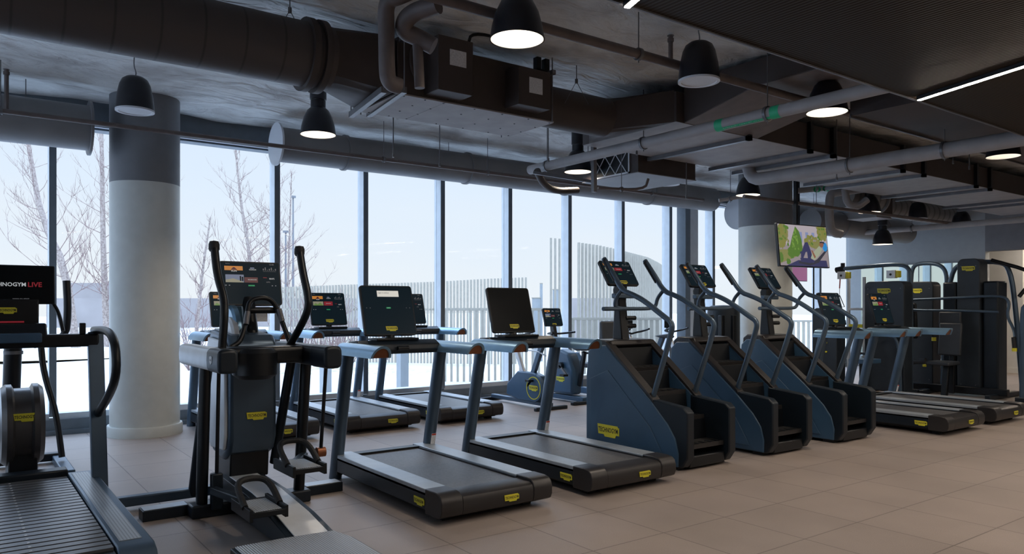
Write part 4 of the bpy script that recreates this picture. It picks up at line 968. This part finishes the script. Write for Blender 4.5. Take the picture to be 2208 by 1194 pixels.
m = MB(); m.cyl((0, .38, .55), .05, -.16, .16, 'body_dark', 'x', 20); m.bar((-.15, .38, .55), (-.15, .22, .42), .02, .03, 'steel'); m.box(-.24, -.15, .18, .27, .40, .43, 'body_black'); m.build('crank', t)
m = MB(); m.bar((0, .62, .7), (0, .72, 1.16), .06, .09, 'body_black'); m.build('mast', t, .01)
m = MB(); m.tube([(-.22, .45, 1.05), (-.16, .7, 1.02), (.16, .7, 1.02), (.22, .45, 1.05)], .016, 'body_black', 10, 2); m.build('handlebar', t)
display(t, (.0, .76, 1.42), (0, .68, 1.14), .36, 'menu2', lower=.18)
m = MB(); m.bar((0, .1, .25), (0, -.02, .78), .05, .07, 'body_dark'); m.prism([(-.18, .80), (-.15, .86), (.02, .86), (.14, .82), (.05, .79)], -.13, .13, 'upholstery'); m.build('saddle', t, .02)
t = empty('recumbent_bike', (8.25, 8.6, 0)); tag(t, 'recumbent bike with a high black backrest behind the first stair climber', 'exercise bike')
m = MB(); m.prism([(-.1, .55), (.0, 1.22), (.06, 1.22), (.08, .55)], -.2, .2, 'upholstery'); m.build('backrest', t, .04, 3)
m = MB(); m.box(-.22, .22, -.05, .42, .48, .56, 'upholstery'); m.build('seat', t, .02)
m = MB(); m.box(-.05, .05, -.2, 1.3, .04, .14, 'body_blue'); m.box(-.3, .3, -.22, -.14, 0, .05, 'body_dark'); m.box(-.25, .25, 1.22, 1.3, 0, .05, 'body_dark'); m.bar((0, .15, .1), (0, .1, .5), .08, .1, 'body_dark'); m.build('base', t, .01)
m = MB(); m.prism([(.75, .1), (.7, .55), (.85, .70), (1.1, .62), (1.2, .1)], -.1, .1, 'body_blue'); m.build('drive_case', t, .03, 3)
m = MB(); m.tube([(-.28, .1, .72), (-.28, .35, .72)], .018, 'rubber', 10); m.tube([(-.28, .12, .72), (-.2, .1, .5)], .014, 'steel', 8); m.build('side_handle', t)

# ================================================================== STRENGTH MACHINES
def stack_shroud(t, x0, x1, y0, y1, z1, badge_w=.22, z0=.06):
    m = MB(); N_ = 6; r_ = .09; pr = [(y0, z0), (y1, z0)]
    pr += [(y1-r_+r_*math.cos(PI/2*k/N_), z1-r_+r_*math.sin(PI/2*k/N_)) for k in range(N_+1)]+[(y0+r_-r_*math.sin(PI/2*k/N_), z1-r_+r_*math.cos(PI/2*k/N_)) for k in range(N_+1)]
    m.prism(pr, x0, x1, 'shroud'); s = m.build('weight_shroud', t, .012, 3)
    badge(s, (x0-.001, (y0+y1)/2, z1-.16), (0, -1, 0), (0, 0, 1), badge_w)
    for y in (y0+.06, y1-.06):
        for z in (z0+.12, z1-.12): m = MB(); m.cyl((0, y, z), .008, x0-.004, x0+.01, 'steel', 'x', 10); m.build('screw', s)
    return s
def base_frame(t, x0, x1, y0, y1, mat='body_dark'):
    m = MB(); m.box(x0, x1, y0, y0+.08, 0, .08, mat); m.box(x0, x1, y1-.08, y1, 0, .08, mat); m.box((x0+x1)/2-.04, (x0+x1)/2+.04, y0, y1, .02, .10, mat); m.build('base_frame', t, .01)
# cable machine (arched tube, pulleys, strap handle)
t = empty('cable_machine', (12.45, 6.40, 0)); tag(t, 'cable pulley machine with arched top tube and a triangle strap handle', 'strength machine')
stack_shroud(t, -.15, .13, -.33, .33, 1.86); base_frame(t, -.25, .6, -.4, .42)
m = MB(); m.tube([(.2, -.27, .05), (.2, -.27, 1.95), (.2, -.22, 2.10), (.18, -.06, 2.15), (.1, .35, 2.13), (.0, .82, 2.10)], .035, 'frame_grey', 14, 2); m.build('arched_tube', t)
m = MB(); m.tube([(.0, .80, 2.0), (0, .80, 2.2)], .035, 'body_black', 12); m.tube([(0, .80, 2.1), (0, .92, 2.08)], .05, 'body_black', 14); m.build('arm_joint', t)
for y, z in ((.78, 1.98), (-.08, 1.97)):
    m = MB(); m.box(-.09, -.0, y-.07, y+.07, z-.06, z+.07, 'silver'); m.cyl((0, y, z), .02, -.096, -.09, 'ink', 'x', 14); pb = m.build('pulley_block', t, .012)
    m = MB(); m.box(-.07, .03, y-.12, y-.072, z-.05, z+.06, 'yellow'); m.build('yellow_clip', pb, .008)
m = MB(); m.tube([(-.05, .82, 1.92), (-.05, .83, 1.76)], .01, 'sticker_red', 8); m.tube([(-.05, .83, 1.76), (-.05, .83, 1.64)], .005, 'silver', 6)
m.tube([(-.05, .83, 1.64), (-.05, .74, 1.44), (-.05, .92, 1.44), (-.05, .83, 1.64)], .008, 'body_black', 8, 0); m.build('strap_handle', t)
m = MB(); m.box(.1, .14, .46, .5, .06, 1.95, 'mullion'); m.box(.1, .14, .74, .78, .06, 1.95, 'mullion'); m.box(.1, .14, .5, .74, 1.38, 1.42, 'mullion'); m.box(.09, .10, .5, .74, 1.08, 1.14, 'yellow'); m.build('guide_frame', t, smooth=0)
m = MB(); m.tube([(-.2, -.3, .02), (-.2, -.28, .9), (-.25, -.1, 1.0), (-.3, .1, .98)], .025, 'frame_grey', 10, 2); m.build('foot_bracket', t)
# second stack machine
t = empty('stack_machine', (13.75, 6.5, 0)); tag(t, 'weight stack machine with smaller arch, behind and right of the cable machine', 'strength machine')
stack_shroud(t, -.15, .15, -.28, .28, 1.88, .2); base_frame(t, -.3, .6, -.35, .35)
m = MB(); m.tube([(.2, .26, 1.85), (.2, .24, 2.16), (.2, .1, 2.22), (.2, -.2, 2.20), (.2, -.34, 2.08), (.2, -.36, 1.8), (.2, -.36, .05)], .035, 'frame_grey', 14, 2); m.build('arched_tube', t)
m = MB(); m.prism([(-.24, .9), (-.22, 1.5), (.1, 1.55), (.14, .9)], -.62, -.56, 'body_black', 'x'); sc_ = m.build('back_pad', t, .03)
m = MB(); m.tube([(-.3, -.4, 1.0), (-.8, -.5, 1.02)], .03, 'body_black', 12); m.cyl((-.55, -.48, .9), .035, -.03, .03, 'yellow', n=14); m.build('adjust_arm', t)
m = MB(); m.tube([(-.45, -.1, .5), (-.45, -.3, .52)], .05, 'upholstery', 14); m.bar((-.45, 0, .1), (-.45, 0, .9), .08, .1, 'body_black'); m.build('roller_pad', t)
# overhead machine at right
t = empty('chest_press_machine', (13.38, 5.50, 0)); tag(t, 'tall chest press machine with curved lever arms and yellow tipped handle', 'strength machine')
stack_shroud(t, -.15, .15, -.17, .17, 2.22, .2)
m = MB(); m.box(-.1, .25, .2, .42, .06, 1.85, 'body_dark'); m.box(-.1, .25, -.42, -.19, .06, 1.85, 'body_dark'); m.build('side_shroud', t, .03, 3)
m = MB(); m.tube([(.3, -.62, .03), (.3, -.52, 1.4), (.3, -.44, 2.05), (.3, -.3, 2.18), (.3, .3, 2.18), (.3, .46, 2.02), (.3, .55, 1.2), (.3, .6, .03)], .038, 'frame_grey', 14, 2); m.build('main_frame', t)
m = MB(); m.tube([(.2, -.2, 2.2), (.3, -.75, 2.0), (.3, -.75, 1.85), (.2, -.6, 1.6)], .03, 'body_black', 12, 2); m.build('pivot_arm', t)
m = MB(); m.tube([(-.35, 1.0, 1.32), (-.35, 1.02, 1.52), (-.35, 1.0, 1.55), (-.3, .2, 1.58), (-.3, -.55, 1.62), (-.3, -.66, 1.52), (-.32, -.62, 1.3), (-.4, -.75, 1.1), (-.5, -.8, .98)], .022, 'frame_grey', 12, 2); la = m.build('lever_arm', t)
m = MB(); m.tube([(-.5, -.78, .98), (-.52, -.80, .82)], .03, 'rubber', 12); m.cyl((-.52, -.80, .80), .035, -.03, .02, 'yellow', n=12); m.build('grip', la); m = MB(); m.tube([(-.35, 1.0, 1.5), (-.35, 1.0, 1.66)], .03, 'rubber', 12); m.build('grip', la)
m = MB(); m.tube([(-.3, -.5, 1.36), (-.35, .1, 1.38), (-.4, .9, 1.38), (-.45, 1.3, 1.52), (-.5, 1.45, 1.35)], .022, 'frame_grey', 12, 2); m.build('lever_arm', t)
m = MB(); m.box(-.42, -.36, .0, .34, 1.1, 1.36, 'upholstery'); m.build('head_pad', t, .02)
m = MB(); m.M = frame_mat((-.5, .12, .92), (0, -1, 0), (.12, 0, 1)); m.box(-.17, .17, -.26, .26, -.03, .03, 'upholstery'); m.build('back_pad', t, .02, 3)
m = MB(); m.M = Matrix.Identity(4); m.box(-.95, -.55, -.05, .3, .52, .58, 'upholstery'); m.build('seat', t, .02, 3)
m = MB(); m.bar((-.72, .12, .0), (-.62, .12, .55), .07, .09, 'body_black'); m.bar((-.45, .12, .05), (-.42, .12, 1.1), .06, .08, 'body_black'); m.cyl((-.85, .36, .5), .03, -.02, .02, 'yellow', n=12); m.build('seat_post', t, .01)
base_frame(t, -.6, .5, -.5, .62)
m = MB(); m.box(-.3, -.2, -.62, 1.1, .05, .16, 'body_black'); m.build('cross_beam', t, .01)
# dip frame between
t = empty('leg_machine', (11.7, 7.0, 0)); tag(t, 'black machine with small blue seat seen behind the right treadmills', 'strength machine')
stack_shroud(t, -.12, .14, -.2, .24, 1.42, .12)
m = MB()
for k, z in enumerate((1.0, .85, .7)): m.cyl((0, -.02, z), .015, -.14, -.12, 'yellow', 'x', 10)
m.build('yellow_pin', t)
m = MB(); m.tube([(-.1, -.55, .7), (-.1, -.72, .7), (-.1, -.78, .9), (-.1, -.7, 1.02)], .02, 'body_black', 10, 2); m.box(-.3, .1, -.82, -.5, .55, .62, 'body_blue'); m.bar((-.1, -.62, .02), (-.1, -.62, .56), .06, .08, 'body_black'); m.box(-.14, -.06, -.7, .2, 0, .07, 'body_dark'); m.build('seat', t, .015)
# stack tower near the far windows
t = empty('weight_stack_tower', (10.55, 8.25, 0)); tag(t, 'rounded weight stack tower by the windows left of the far column', 'strength machine')
m = MB(); m.lathe([(.27, 0.02), (.27, 1.34), (.255, 1.43), (.2, 1.46), (.001, 1.47)], 'body_dark', 32); m.build('shroud', t)
m = MB(); m.box(-.30, -.22, -.2, -.12, .1, 1.3, 'body_black'); m.box(-.12, -.02, -.29, -.25, .1, 1.3, 'body_black'); m.build('guide_slot', t, .01)
# machine at the right photo edge
t = empty('tube_frame_machine', (12.92, 4.60, 0)); tag(t, 'blue grey upright tube of a machine cut by the right photo edge', 'exercise machine')
m = MB(); m.tube([(0, 0, .0), (0, 0, 1.40), (0, -.06, 1.46), (0, -.2, 1.48), (0, -.9, 1.48)], .055, 'frame_grey', 16, 2); m.build('upright', t)
m = MB(); m.box(-.06, .06, -1.6, .1, 0, .08, 'body_dark'); m.tube([(0, -.9, 1.48), (0, -1.5, .06)], .045, 'frame_grey', 12); m.build('base', t, .01)

# ================================================================== TELEVISIONS
L0 = Vector((10.07, 6.86)); R0 = Vector((11.24, 6.75)); dx = (R0-L0)
W_, H_ = dx.length, .67
c = Vector((*((L0+R0)/2), 2.39))
t = empty('television', c); tag(t, 'television hung before the far column, showing a person reclining in a garden', 'television')
M = frame_mat((0, 0, 0), (dx.x, dx.y, 0), (0.02, .10, 1))
m = MB(); m.M = M; m.box(-W_/2, W_/2, -H_/2, H_/2, -.05, 0, 'body_black'); m.box(-.25, .25, -.15, .15, -.10, -.05, 'body_black'); m.build('casing', t, .006)
m = MB(); m.M = M
a, b = W_-.03, H_-.03
def Q(pts, mat, z): m.poly([((p[0]-.5)*a, (.5-p[1])*b) for p in pts], mat, z)
Q([(0, 1), (1, 1), (1, 0), (0, 0)], 'tv_pave', .001)
Q([(0, .5), (1, .5), (1, 0), (0, 0)], 'tv_sky', .0015)
for x in (.42, .55, .68): Q([(x, .42), (x+.06, .42), (x+.06, .16), (x, .16)], 'tv_window', .0018)
random.seed(4)
def blob(cx, cy, rx, ry, mat, z, n=26, j=.22):
    Q([(min(1, max(0, cx+rx*(1+random.uniform(-j, j))*math.cos(2*PI*k/n))), min(1, max(0, cy-ry*(1+random.uniform(-j, j))*math.sin(2*PI*k/n)))) for k in range(n)], mat, z)
blob(.09, .22, .12, .26, 'tv_hedge2', .002); blob(.06, .45, .07, .15, 'tv_hedge2', .0022); blob(.90, .12, .12, .22, 'tv_hedge2', .002); blob(.66, .38, .13, .16, 'tv_hedge2', .0021); blob(.77, .45, .1, .13, 'tv_lawn', .0022)
for k in range(30): blob(random.uniform(0, .2), random.uniform(.05, .5), .02, .04, random.choice(('tv_hedge', 'tv_lawn')), .00225, 7)
for k in range(24): blob(random.uniform(.58, .86), random.uniform(.26, .52), .018, .03, random.choice(('tv_hedge2', 'tv_pave', 'tv_hedge')), .00228, 7)
for k in range(14): blob(random.uniform(.84, 1), random.uniform(.02, .3), .018, .03, random.choice(('tv_hedge', 'tv_lawn')), .00228, 7)
Q([(0, .95), (.32, .78), (.3, .6), (0, .62)], 'tv_lawn', .0023)
Q([(.35, .03), (.27, .3), (.21, .55), (.20, .74), (.36, .78), (.47, .62), (.46, .35), (.42, .15)], 'tv_hedge', .0026)
for k in range(34):
    yy = random.uniform(.12, .74); blob(.34+random.uniform(-.5, .5)*(yy-.02)*.32-(yy-.1)*.05, yy, .012, .03, 'tv_leaf', .00265, 6)
blob(.24, .68, .08, .13, 'tv_hedge', .0027); blob(.03, .8, .04, .12, 'tv_hedge', .0027); blob(.16, .9, .04, .08, 'tv_hedge', .0027)
Q([(.12, 1), (.36, .86), (.95, .84), (.97, 1)], 'tv_navy', .003)
Q([(.38, .88), (.60, .92), (.75, .82), (.99, .52), (.99, .58), (.78, .9), (.6, .98), (.36, .93)], 'tv_dark', .0034)
Q([(.42, .72), (.52, .42), (.58, .40), (.63, .60), (.66, .78), (.62, .82), (.56, .80), (.55, .58), (.47, .80), (.42, .84)], 'tv_navy', .0036)
Q([(.40, .80), (.62, .80), (.70, .86), (.68, .91), (.42, .90)], 'tv_navy', .0037)
Q([(.62, .80), (.66, .68), (.82, .48), (.88, .56), (.80, .72), (.70, .84)], 'tv_shirt', .0038)
Q([(.64, .60), (.67, .60), (.73, .76), (.70, .80)], 'tv_skin', .0039)
Q([(.56, .64), (.42, .70), (.40, .66), (.55, .58)], 'tv_navy', .0039)
blob(.87, .44, .045, .075, 'tv_skin', .0040, j=.05); blob(.94, .50, .05, .11, 'tv_blue', .0037, j=.08)
Q([(.84, .37), (.93, .37), (.94, .43), (.88, .40), (.84, .42)], 'tv_dark', .0041)
m.build('screen', t, smooth=0)
m = MB(); m.M = Matrix.Identity(4); m.bar((-.06, .10, .1), (-.06, .10, 1.40), .05, .05, 'body_black'); m.build('hanging_pole', t, smooth=0)
m = MB(); m.tube([(.35, .05, -.3), (.35, .05, -1.05)], .012, 'body_black', 8)
m.build('hanging_cable', t)
p = at(1724, 590, t=14.2)
m = MB(); m.box(p.x-.25, p.x+.25, p.y, p.y+.04, p.z-.14, p.z+.17, 'body_black'); m.box(p.x-.24, p.x+.24, p.y-.003, p.y, p.z-.13, p.z+.16, 'tv_purple')
m.bar((p.x, p.y+.02, p.z+.15), (p.x, p.y+.02, 3.8), .03, .03, 'body_black'); tag(m.build('small_television', smooth=0), 'small far screen with a purple picture below the television', 'television')

# ================================================================== OUTSIDE
vs = []; fs = []; nx, ny = 90, 60
for j in range(ny+1):
    for i in range(nx+1):
        x = -60+200*i/nx; y = YW+.3+ (j/ny)**1.8*140
        z = -.28+.22*noise.noise(Vector((x*.12, y*.15, 0)))*min(1, (y-YW)/6)+.06*noise.noise(Vector((x*.5, y*.5, 3)))
        vs.append((x, y, z))
for j in range(ny):
    for i in range(nx): a = j*(nx+1)+i; fs.append((a, a+1, a+nx+2, a+nx+1))
m = MB(); m.add(vs, fs, 'snow'); m.add([(-60, -40, -.3), (-6.3, -40, -.3), (-6.3, 10.3, -.3), (-60, 10.3, -.3)], [(0, 1, 2, 3)], 'snow'); m.build('snow_ground', kind='structure', smooth=80)
def patch(px, py, z, rx, ry, label):
    p = at(px, py, z=z); vs = [(p.x, p.y, z+.02)]; n = 36
    for k in range(n):
        a = 2*PI*k/n; s = 1+.35*noise.noise(Vector((math.cos(a)*1.5, math.sin(a)*1.5, px)))
        vs.append((p.x+rx*s*math.cos(a), p.y+ry*s*math.sin(a), z-.13))
    m = MB(); m.add(vs, [(0, 1+k, 1+(k+1) % n) for k in range(n)], 'dry_grass'); tag(m.build('dry_grass_patch'), label, 'grass', 'patches of dry grass in the snow', 'stuff')
patch(170, 758, -.12, 3.4, 2.4, 'dry tan grass patch at the foot of the birch trees')
patch(850, 795, -.14, 1.8, 1.2, 'dry tan grass patch outside behind the front row treadmill')
patch(700, 790, -.14, 1.6, 1.0, 'dry tan grass patch outside right of the cross trainer')
def tree(pts, r0, seed, label, nb=34, spread=1.0, cat='tree', group='bare birch trees outside', name='birch_tree', zstart=.15, rb=.016):
    random.seed(seed)
    P = [Vector(p) for p in pts]
    m = MB(); m.tube([P[0]-Vector((0, 0, .4))]+P, lambda t_: r0*(1-.82*t_)+.006, 'birch', 8, 1); o = m.build(name); tag(o, label, cat, group)
    b = MB(); tot = len(P)-1
    def pos(s):
        s = min(s*tot, tot-1e-4); k = int(s); return P[k].lerp(P[k+1], s-k)
    def branch(p, d, L, r, lev):
        pts_ = [p]; q = p.copy(); dd = d.copy()
        for k in range(4):
            dd = (dd+Vector((random.uniform(-.22, .22), random.uniform(-.22, .22), random.uniform(-.02, .25)))).normalized(); q = q+dd*L/4; pts_.append(q.copy())
        b.tube(pts_, lambda t_: r*(1-.75*t_), 'twig', 4, 0, cap=False)
        if lev:
            for k in range(random.randint(3, 5)):
                i = random.randint(1, 4); e_ = (dd+Vector((random.uniform(-.8, .8), random.uniform(-.8, .8), random.uniform(-.1, .6)))).normalized()
                branch(pts_[i], e_, L*random.uniform(.3, .55), r*.55, lev-1)
    H = (P[-1]-P[0]).length
    for k in range(nb):
        s = zstart+(1-zstart)*(k+random.random())/nb; a = random.uniform(0, 2*PI)
        L = H*.24*spread*(1.12-s)*random.uniform(.7, 1.2)
        branch(pos(s), Vector((math.cos(a), math.sin(a), random.uniform(.25, .8))).normalized(), L, rb*(1.3-s), 2)
    b.build('branches', o)
tree([(3.9, 34.4, -.2), (3.55, 34.6, 3.0), (2.8, 35.2, 4.9), (2.4, 35.5, 7.6), (2.1, 35.7, 10.5)], .20, 1, 'leaning white birch seen behind the slat belt treadmill screen', 40)
tree([(5.0, 34.3, -.2), (4.85, 34.3, 3.0), (4.8, 34.4, 8), (4.75, 34.4, 11)], .17, 2, 'straight birch just left of the big column', 38)
tree([(5.3, 34.0, -.2), (5.5, 34.0, 3.4), (5.9, 34.0, 6.2), (6.0, 34.0, 11)], .16, 3, 'birch with pinkish trunk closest to the big column on its left', 38)
tree([(5.6, 33.6, -.2), (6.2, 33.3, 1.6), (6.8, 33.0, 3.2), (7.0, 33, 5.5)], .17, 4, 'short leaning birch trunk beside the big column base', 16)
tree([(9.7, 30.2, -.2), (9.5, 30.3, 3), (9.1, 30.6, 6), (8.9, 30.7, 9.2)], .11, 5, 'slim bare tree behind the cross trainer screen, left of a twin', 38, 1.0)
tree([(9.35+1.1, 29.6, -.2), (10.4, 29.7, 4), (10.4, 29.7, 9)], .11, 6, 'slim bare tree nearest to the window post right of the column', 38, 1.0)
tree([(7.7, 31.6, -.2), (7.9, 31.5, 2.5), (8.2, 31.3, 5.0)], .10, 7, 'low bare tree directly right of the big column', 26, 1.2)
tree([(11.0, 30.6, -.2), (11.1, 30.6, 3), (11.2, 30.5, 7)], .08, 17, 'thin bare tree right behind the cross trainer arm', 26, .9)
def shrub(px, py, t_, h, seed, label, n=26):
    p = at(px, py, t=t_); p.z = -.25; random.seed(seed); m = MB()
    for k in range(n):
        a = random.uniform(0, 2*PI); s_ = random.uniform(.2, 1); q = p+Vector((.15*math.cos(a), .15*math.sin(a), 0)); pts_ = [q]
        for j in range(4): q = q+Vector((math.cos(a)*h*.12*s_+random.uniform(-.05, .05), math.sin(a)*h*.12*s_, h*.25*random.uniform(.7, 1.05))); pts_.append(q)
        m.tube(pts_, lambda t2: .012*(1-.7*t2), 'twig', 4, 0, cap=False)
        for j in (1, 2, 3):
            for _ in range(2): m.tube([pts_[j], pts_[j]+Vector((random.uniform(-.3, .3), random.uniform(-.3, .3), random.uniform(.15, .5)))*h*.35], .006, 'twig', 3, 0, cap=False)
    tag(m.build('bare_shrub'), label, 'shrub', 'bare shrubs outside')
shrub(705, 740, 20, 2.3, 11, 'bare shrub between the first two window posts right of the cross trainer')
shrub(640, 740, 22, 1.8, 12, 'bare shrub behind the raised right arm of the cross trainer')
shrub(830, 700, 24, 2.0, 13, 'bare shrub above the left end of the slat fence', 16)
shrub(745, 745, 21, 1.5, 15, 'low bare shrub behind the second row screen')
shrub(420, 740, 20, 1.8, 14, 'bare shrub at the right foot of the big column')
# far low building / wall
def wall_seg(p, q, z0, z1, th, mb, mat):
    p = Vector(p); q = Vector(q); d = (q-p).normalized(); n_ = Vector((-d.y, d.x))*th
    vs = [(a_.x, a_.y, z) for z in (z0, z1) for a_ in (p, q, q+n_, p+n_)]
    mb.add(vs, [(0, 3, 2, 1), (4, 5, 6, 7), (0, 1, 5, 4), (1, 2, 6, 5), (2, 3, 7, 6), (3, 0, 4, 7)], mat)
a = at(100, 660, t=62); b = at(760, 660, t=62)
m = MB(); wall_seg((a.x, a.y), (b.x, b.y), -.5, 2.1, 6, m, 'far_building'); tag(m.build('far_wall', smooth=0), 'long low grey building on the horizon at the left', 'building')
a = at(150, 660, t=70); b = at(236, 660, t=70)
m = MB(); wall_seg((a.x, a.y), (b.x, b.y), -.5, 3.6, 6, m, 'far_building'); tag(m.build('far_building', smooth=0), 'taller grey building block left of the big column', 'building')
# lamp posts
for px, top, lb_ in ((632, 425, 'tall thin street lamp outside right of the first window post'), (616, 500, 'shorter thin street lamp beside the first window post')):
    p = at(px, top, t=60); m = MB(); m.tube([(p.x, p.y, -.5), (p.x, p.y, p.z)], lambda t_: .12-.06*t_, 'column_grey', 8, 0); m.cyl(p, .22, -.05, .10, 'column_grey', n=12); tag(m.build('street_lamp'), lb_, 'street lamp', 'street lamps outside')
# slat fence
def slat_fence(pts, z0, ztop, wdt, th, gap, label, name='slat_fence', rail=None):
    t = empty(name, (pts[0][0], pts[0][1], z0)); tag(t, label, 'fence')
    m = MB(); r_ = MB()
    P = [Vector((p[0], p[1])) for p in pts]; dist = [0]
    for a_, b_ in zip(P, P[1:]): dist.append(dist[-1]+(b_-a_).length)
    s = 0
    while s < dist[-1]:
        k = max(i for i in range(len(P)-1) if dist[i] <= s); f_ = (s-dist[k])/(dist[k+1]-dist[k]); q = P[k].lerp(P[k+1], f_); d_ = (P[k+1]-P[k]).normalized()
        zt_ = ztop[k]+(ztop[k+1]-ztop[k])*f_
        m.M = Matrix.Translation((q.x-pts[0][0], q.y-pts[0][1], -z0)) @ Matrix.Rotation(math.atan2(d_.y, d_.x), 4, 'Z')
        m.box(-wdt/2, wdt/2, -th/2, th/2, z0, zt_, 'slat_pale'); s += gap
    m.build('slats', t, smooth=0)
    if rail:
        for z in rail:
            for a_, b_ in zip(P, P[1:]): r_.bar((a_.x-pts[0][0], a_.y-pts[0][1], z-z0), (b_.x-pts[0][0], b_.y-pts[0][1], z-z0), .05, .06, 'slat_pale')
        r_.build('rail', t, smooth=0)
def fp(l, t_): return [tuple(at(x, 660, t=t_).xy) for x in l]
slat_fence([(8.2, 24.3), (9.75, 22.5), (11.9, 20.0), (13.0, 18.9), (13.9, 18.0)], -.3, [2.05, 2.12, 2.2, 2.28, 2.32], .055, .05, .105, 'pale slat fence running left beyond the middle windows', rail=[1.35])
slat_fence(fp([960, 1060, 1180], 17), -.3, [1.4, 1.4, 1.4], .05, .04, .14, 'low pale slat railing in the snow below the slat fence', 'slat_railing', rail=[1.38])
slat_fence(fp([1188, 1216], 20), -.3, [3.25, 3.22], .055, .06, .112, 'four tall pale slats standing alone left of the curved screen', 'slat_screen')
cp = [at(x, 660, t=tt) for x, tt in ((1248, 20), (1290, 20.5), (1330, 21), (1365, 22), (1395, 23), (1416, 24.5), (1431, 26.5))]
slat_fence([tuple(p.xy) for p in cp], -.3, [3.13, 3.1, 3.03, 2.98, 2.94, 2.88, 2.84], .045, .06, .14, 'tall curved slat screen outside behind the stair climbers', 'slat_screen')
slat_fence(fp([1235, 1300, 1400, 1440], 17.5), -.3, [1.18, 1.18, 1.18, 1.18], .08, .04, .13, 'low slat railing in front of the curved slat screen', 'slat_railing', rail=[1.16])
slat_fence(fp([1700, 1760, 1830], 24), -.3, [1.0, 1.0, 1.0], .08, .04, .16, 'low slat railing outside right of the far column', 'slat_railing', rail=[.98])
a = at(1235, 660, t=42); b = at(1450, 660, t=42)
m = MB(); wall_seg((a.x, a.y), (b.x, b.y), -.5, 1.9, 5, m, 'far_building'); tag(m.build('far_building', smooth=0), 'low grey building behind the curved slat screen', 'building')
for px, py, w2, lb_, nm in ((1157, 643, .16, 'grey bollard light outside right of the blank treadmill screen', 'bollard'), (1167, 612, .05, 'thin grey post next to the bollard light', 'post'), (868, 750, .22, 'short grey bollard seen under the second row treadmill handles', 'bollard'), (702, 760, .22, 'short grey bollard seen through the first front row treadmill', 'bollard'), (1199, 625, .12, 'slim blue grey post before the four tall slats', 'post')):
    t_ = 15.0 if w2 > .2 else 24.0; w2 = w2*(t_/15.0)*.8; p = at(px, py, t=t_); m = MB(); m.box(p.x-w2/2, p.x+w2/2, p.y-w2/2, p.y+w2/2, -.5, p.z, 'wall_grey'); m.box(p.x-w2*.55, p.x+w2*.55, p.y-w2*.55, p.y+w2*.55, p.z, p.z+.03, 'slat_pale'); tag(m.build(nm, smooth=0), lb_, 'post')

# ------------------------------------------------------------------ corridor lamp, inferred from the bright corridor
def round_light(x, y, z, wv, label):
    t = empty('ceiling_light', (x, y, z)); tag(t, label, 'ceiling light', 'flush round ceiling lights in the corridor')
    m = MB(); m.cyl((0, 0, 0), .16, -.03, 0, 'lamp_glow', n=24); m.build('diffuser', t)
    l = bpy.data.lights.new('lamp_light', 'POINT'); l.energy = wv; l.color = (1, .88, .74); l.shadow_soft_size = .14
    lo = bpy.data.objects.new('lamp_light', l); COL.objects.link(lo); lo.parent = t; lo.location = (0, 0, -.2)
round_light(18.3, 5.6, 2.9, 45, 'flush round light in the corridor ceiling')
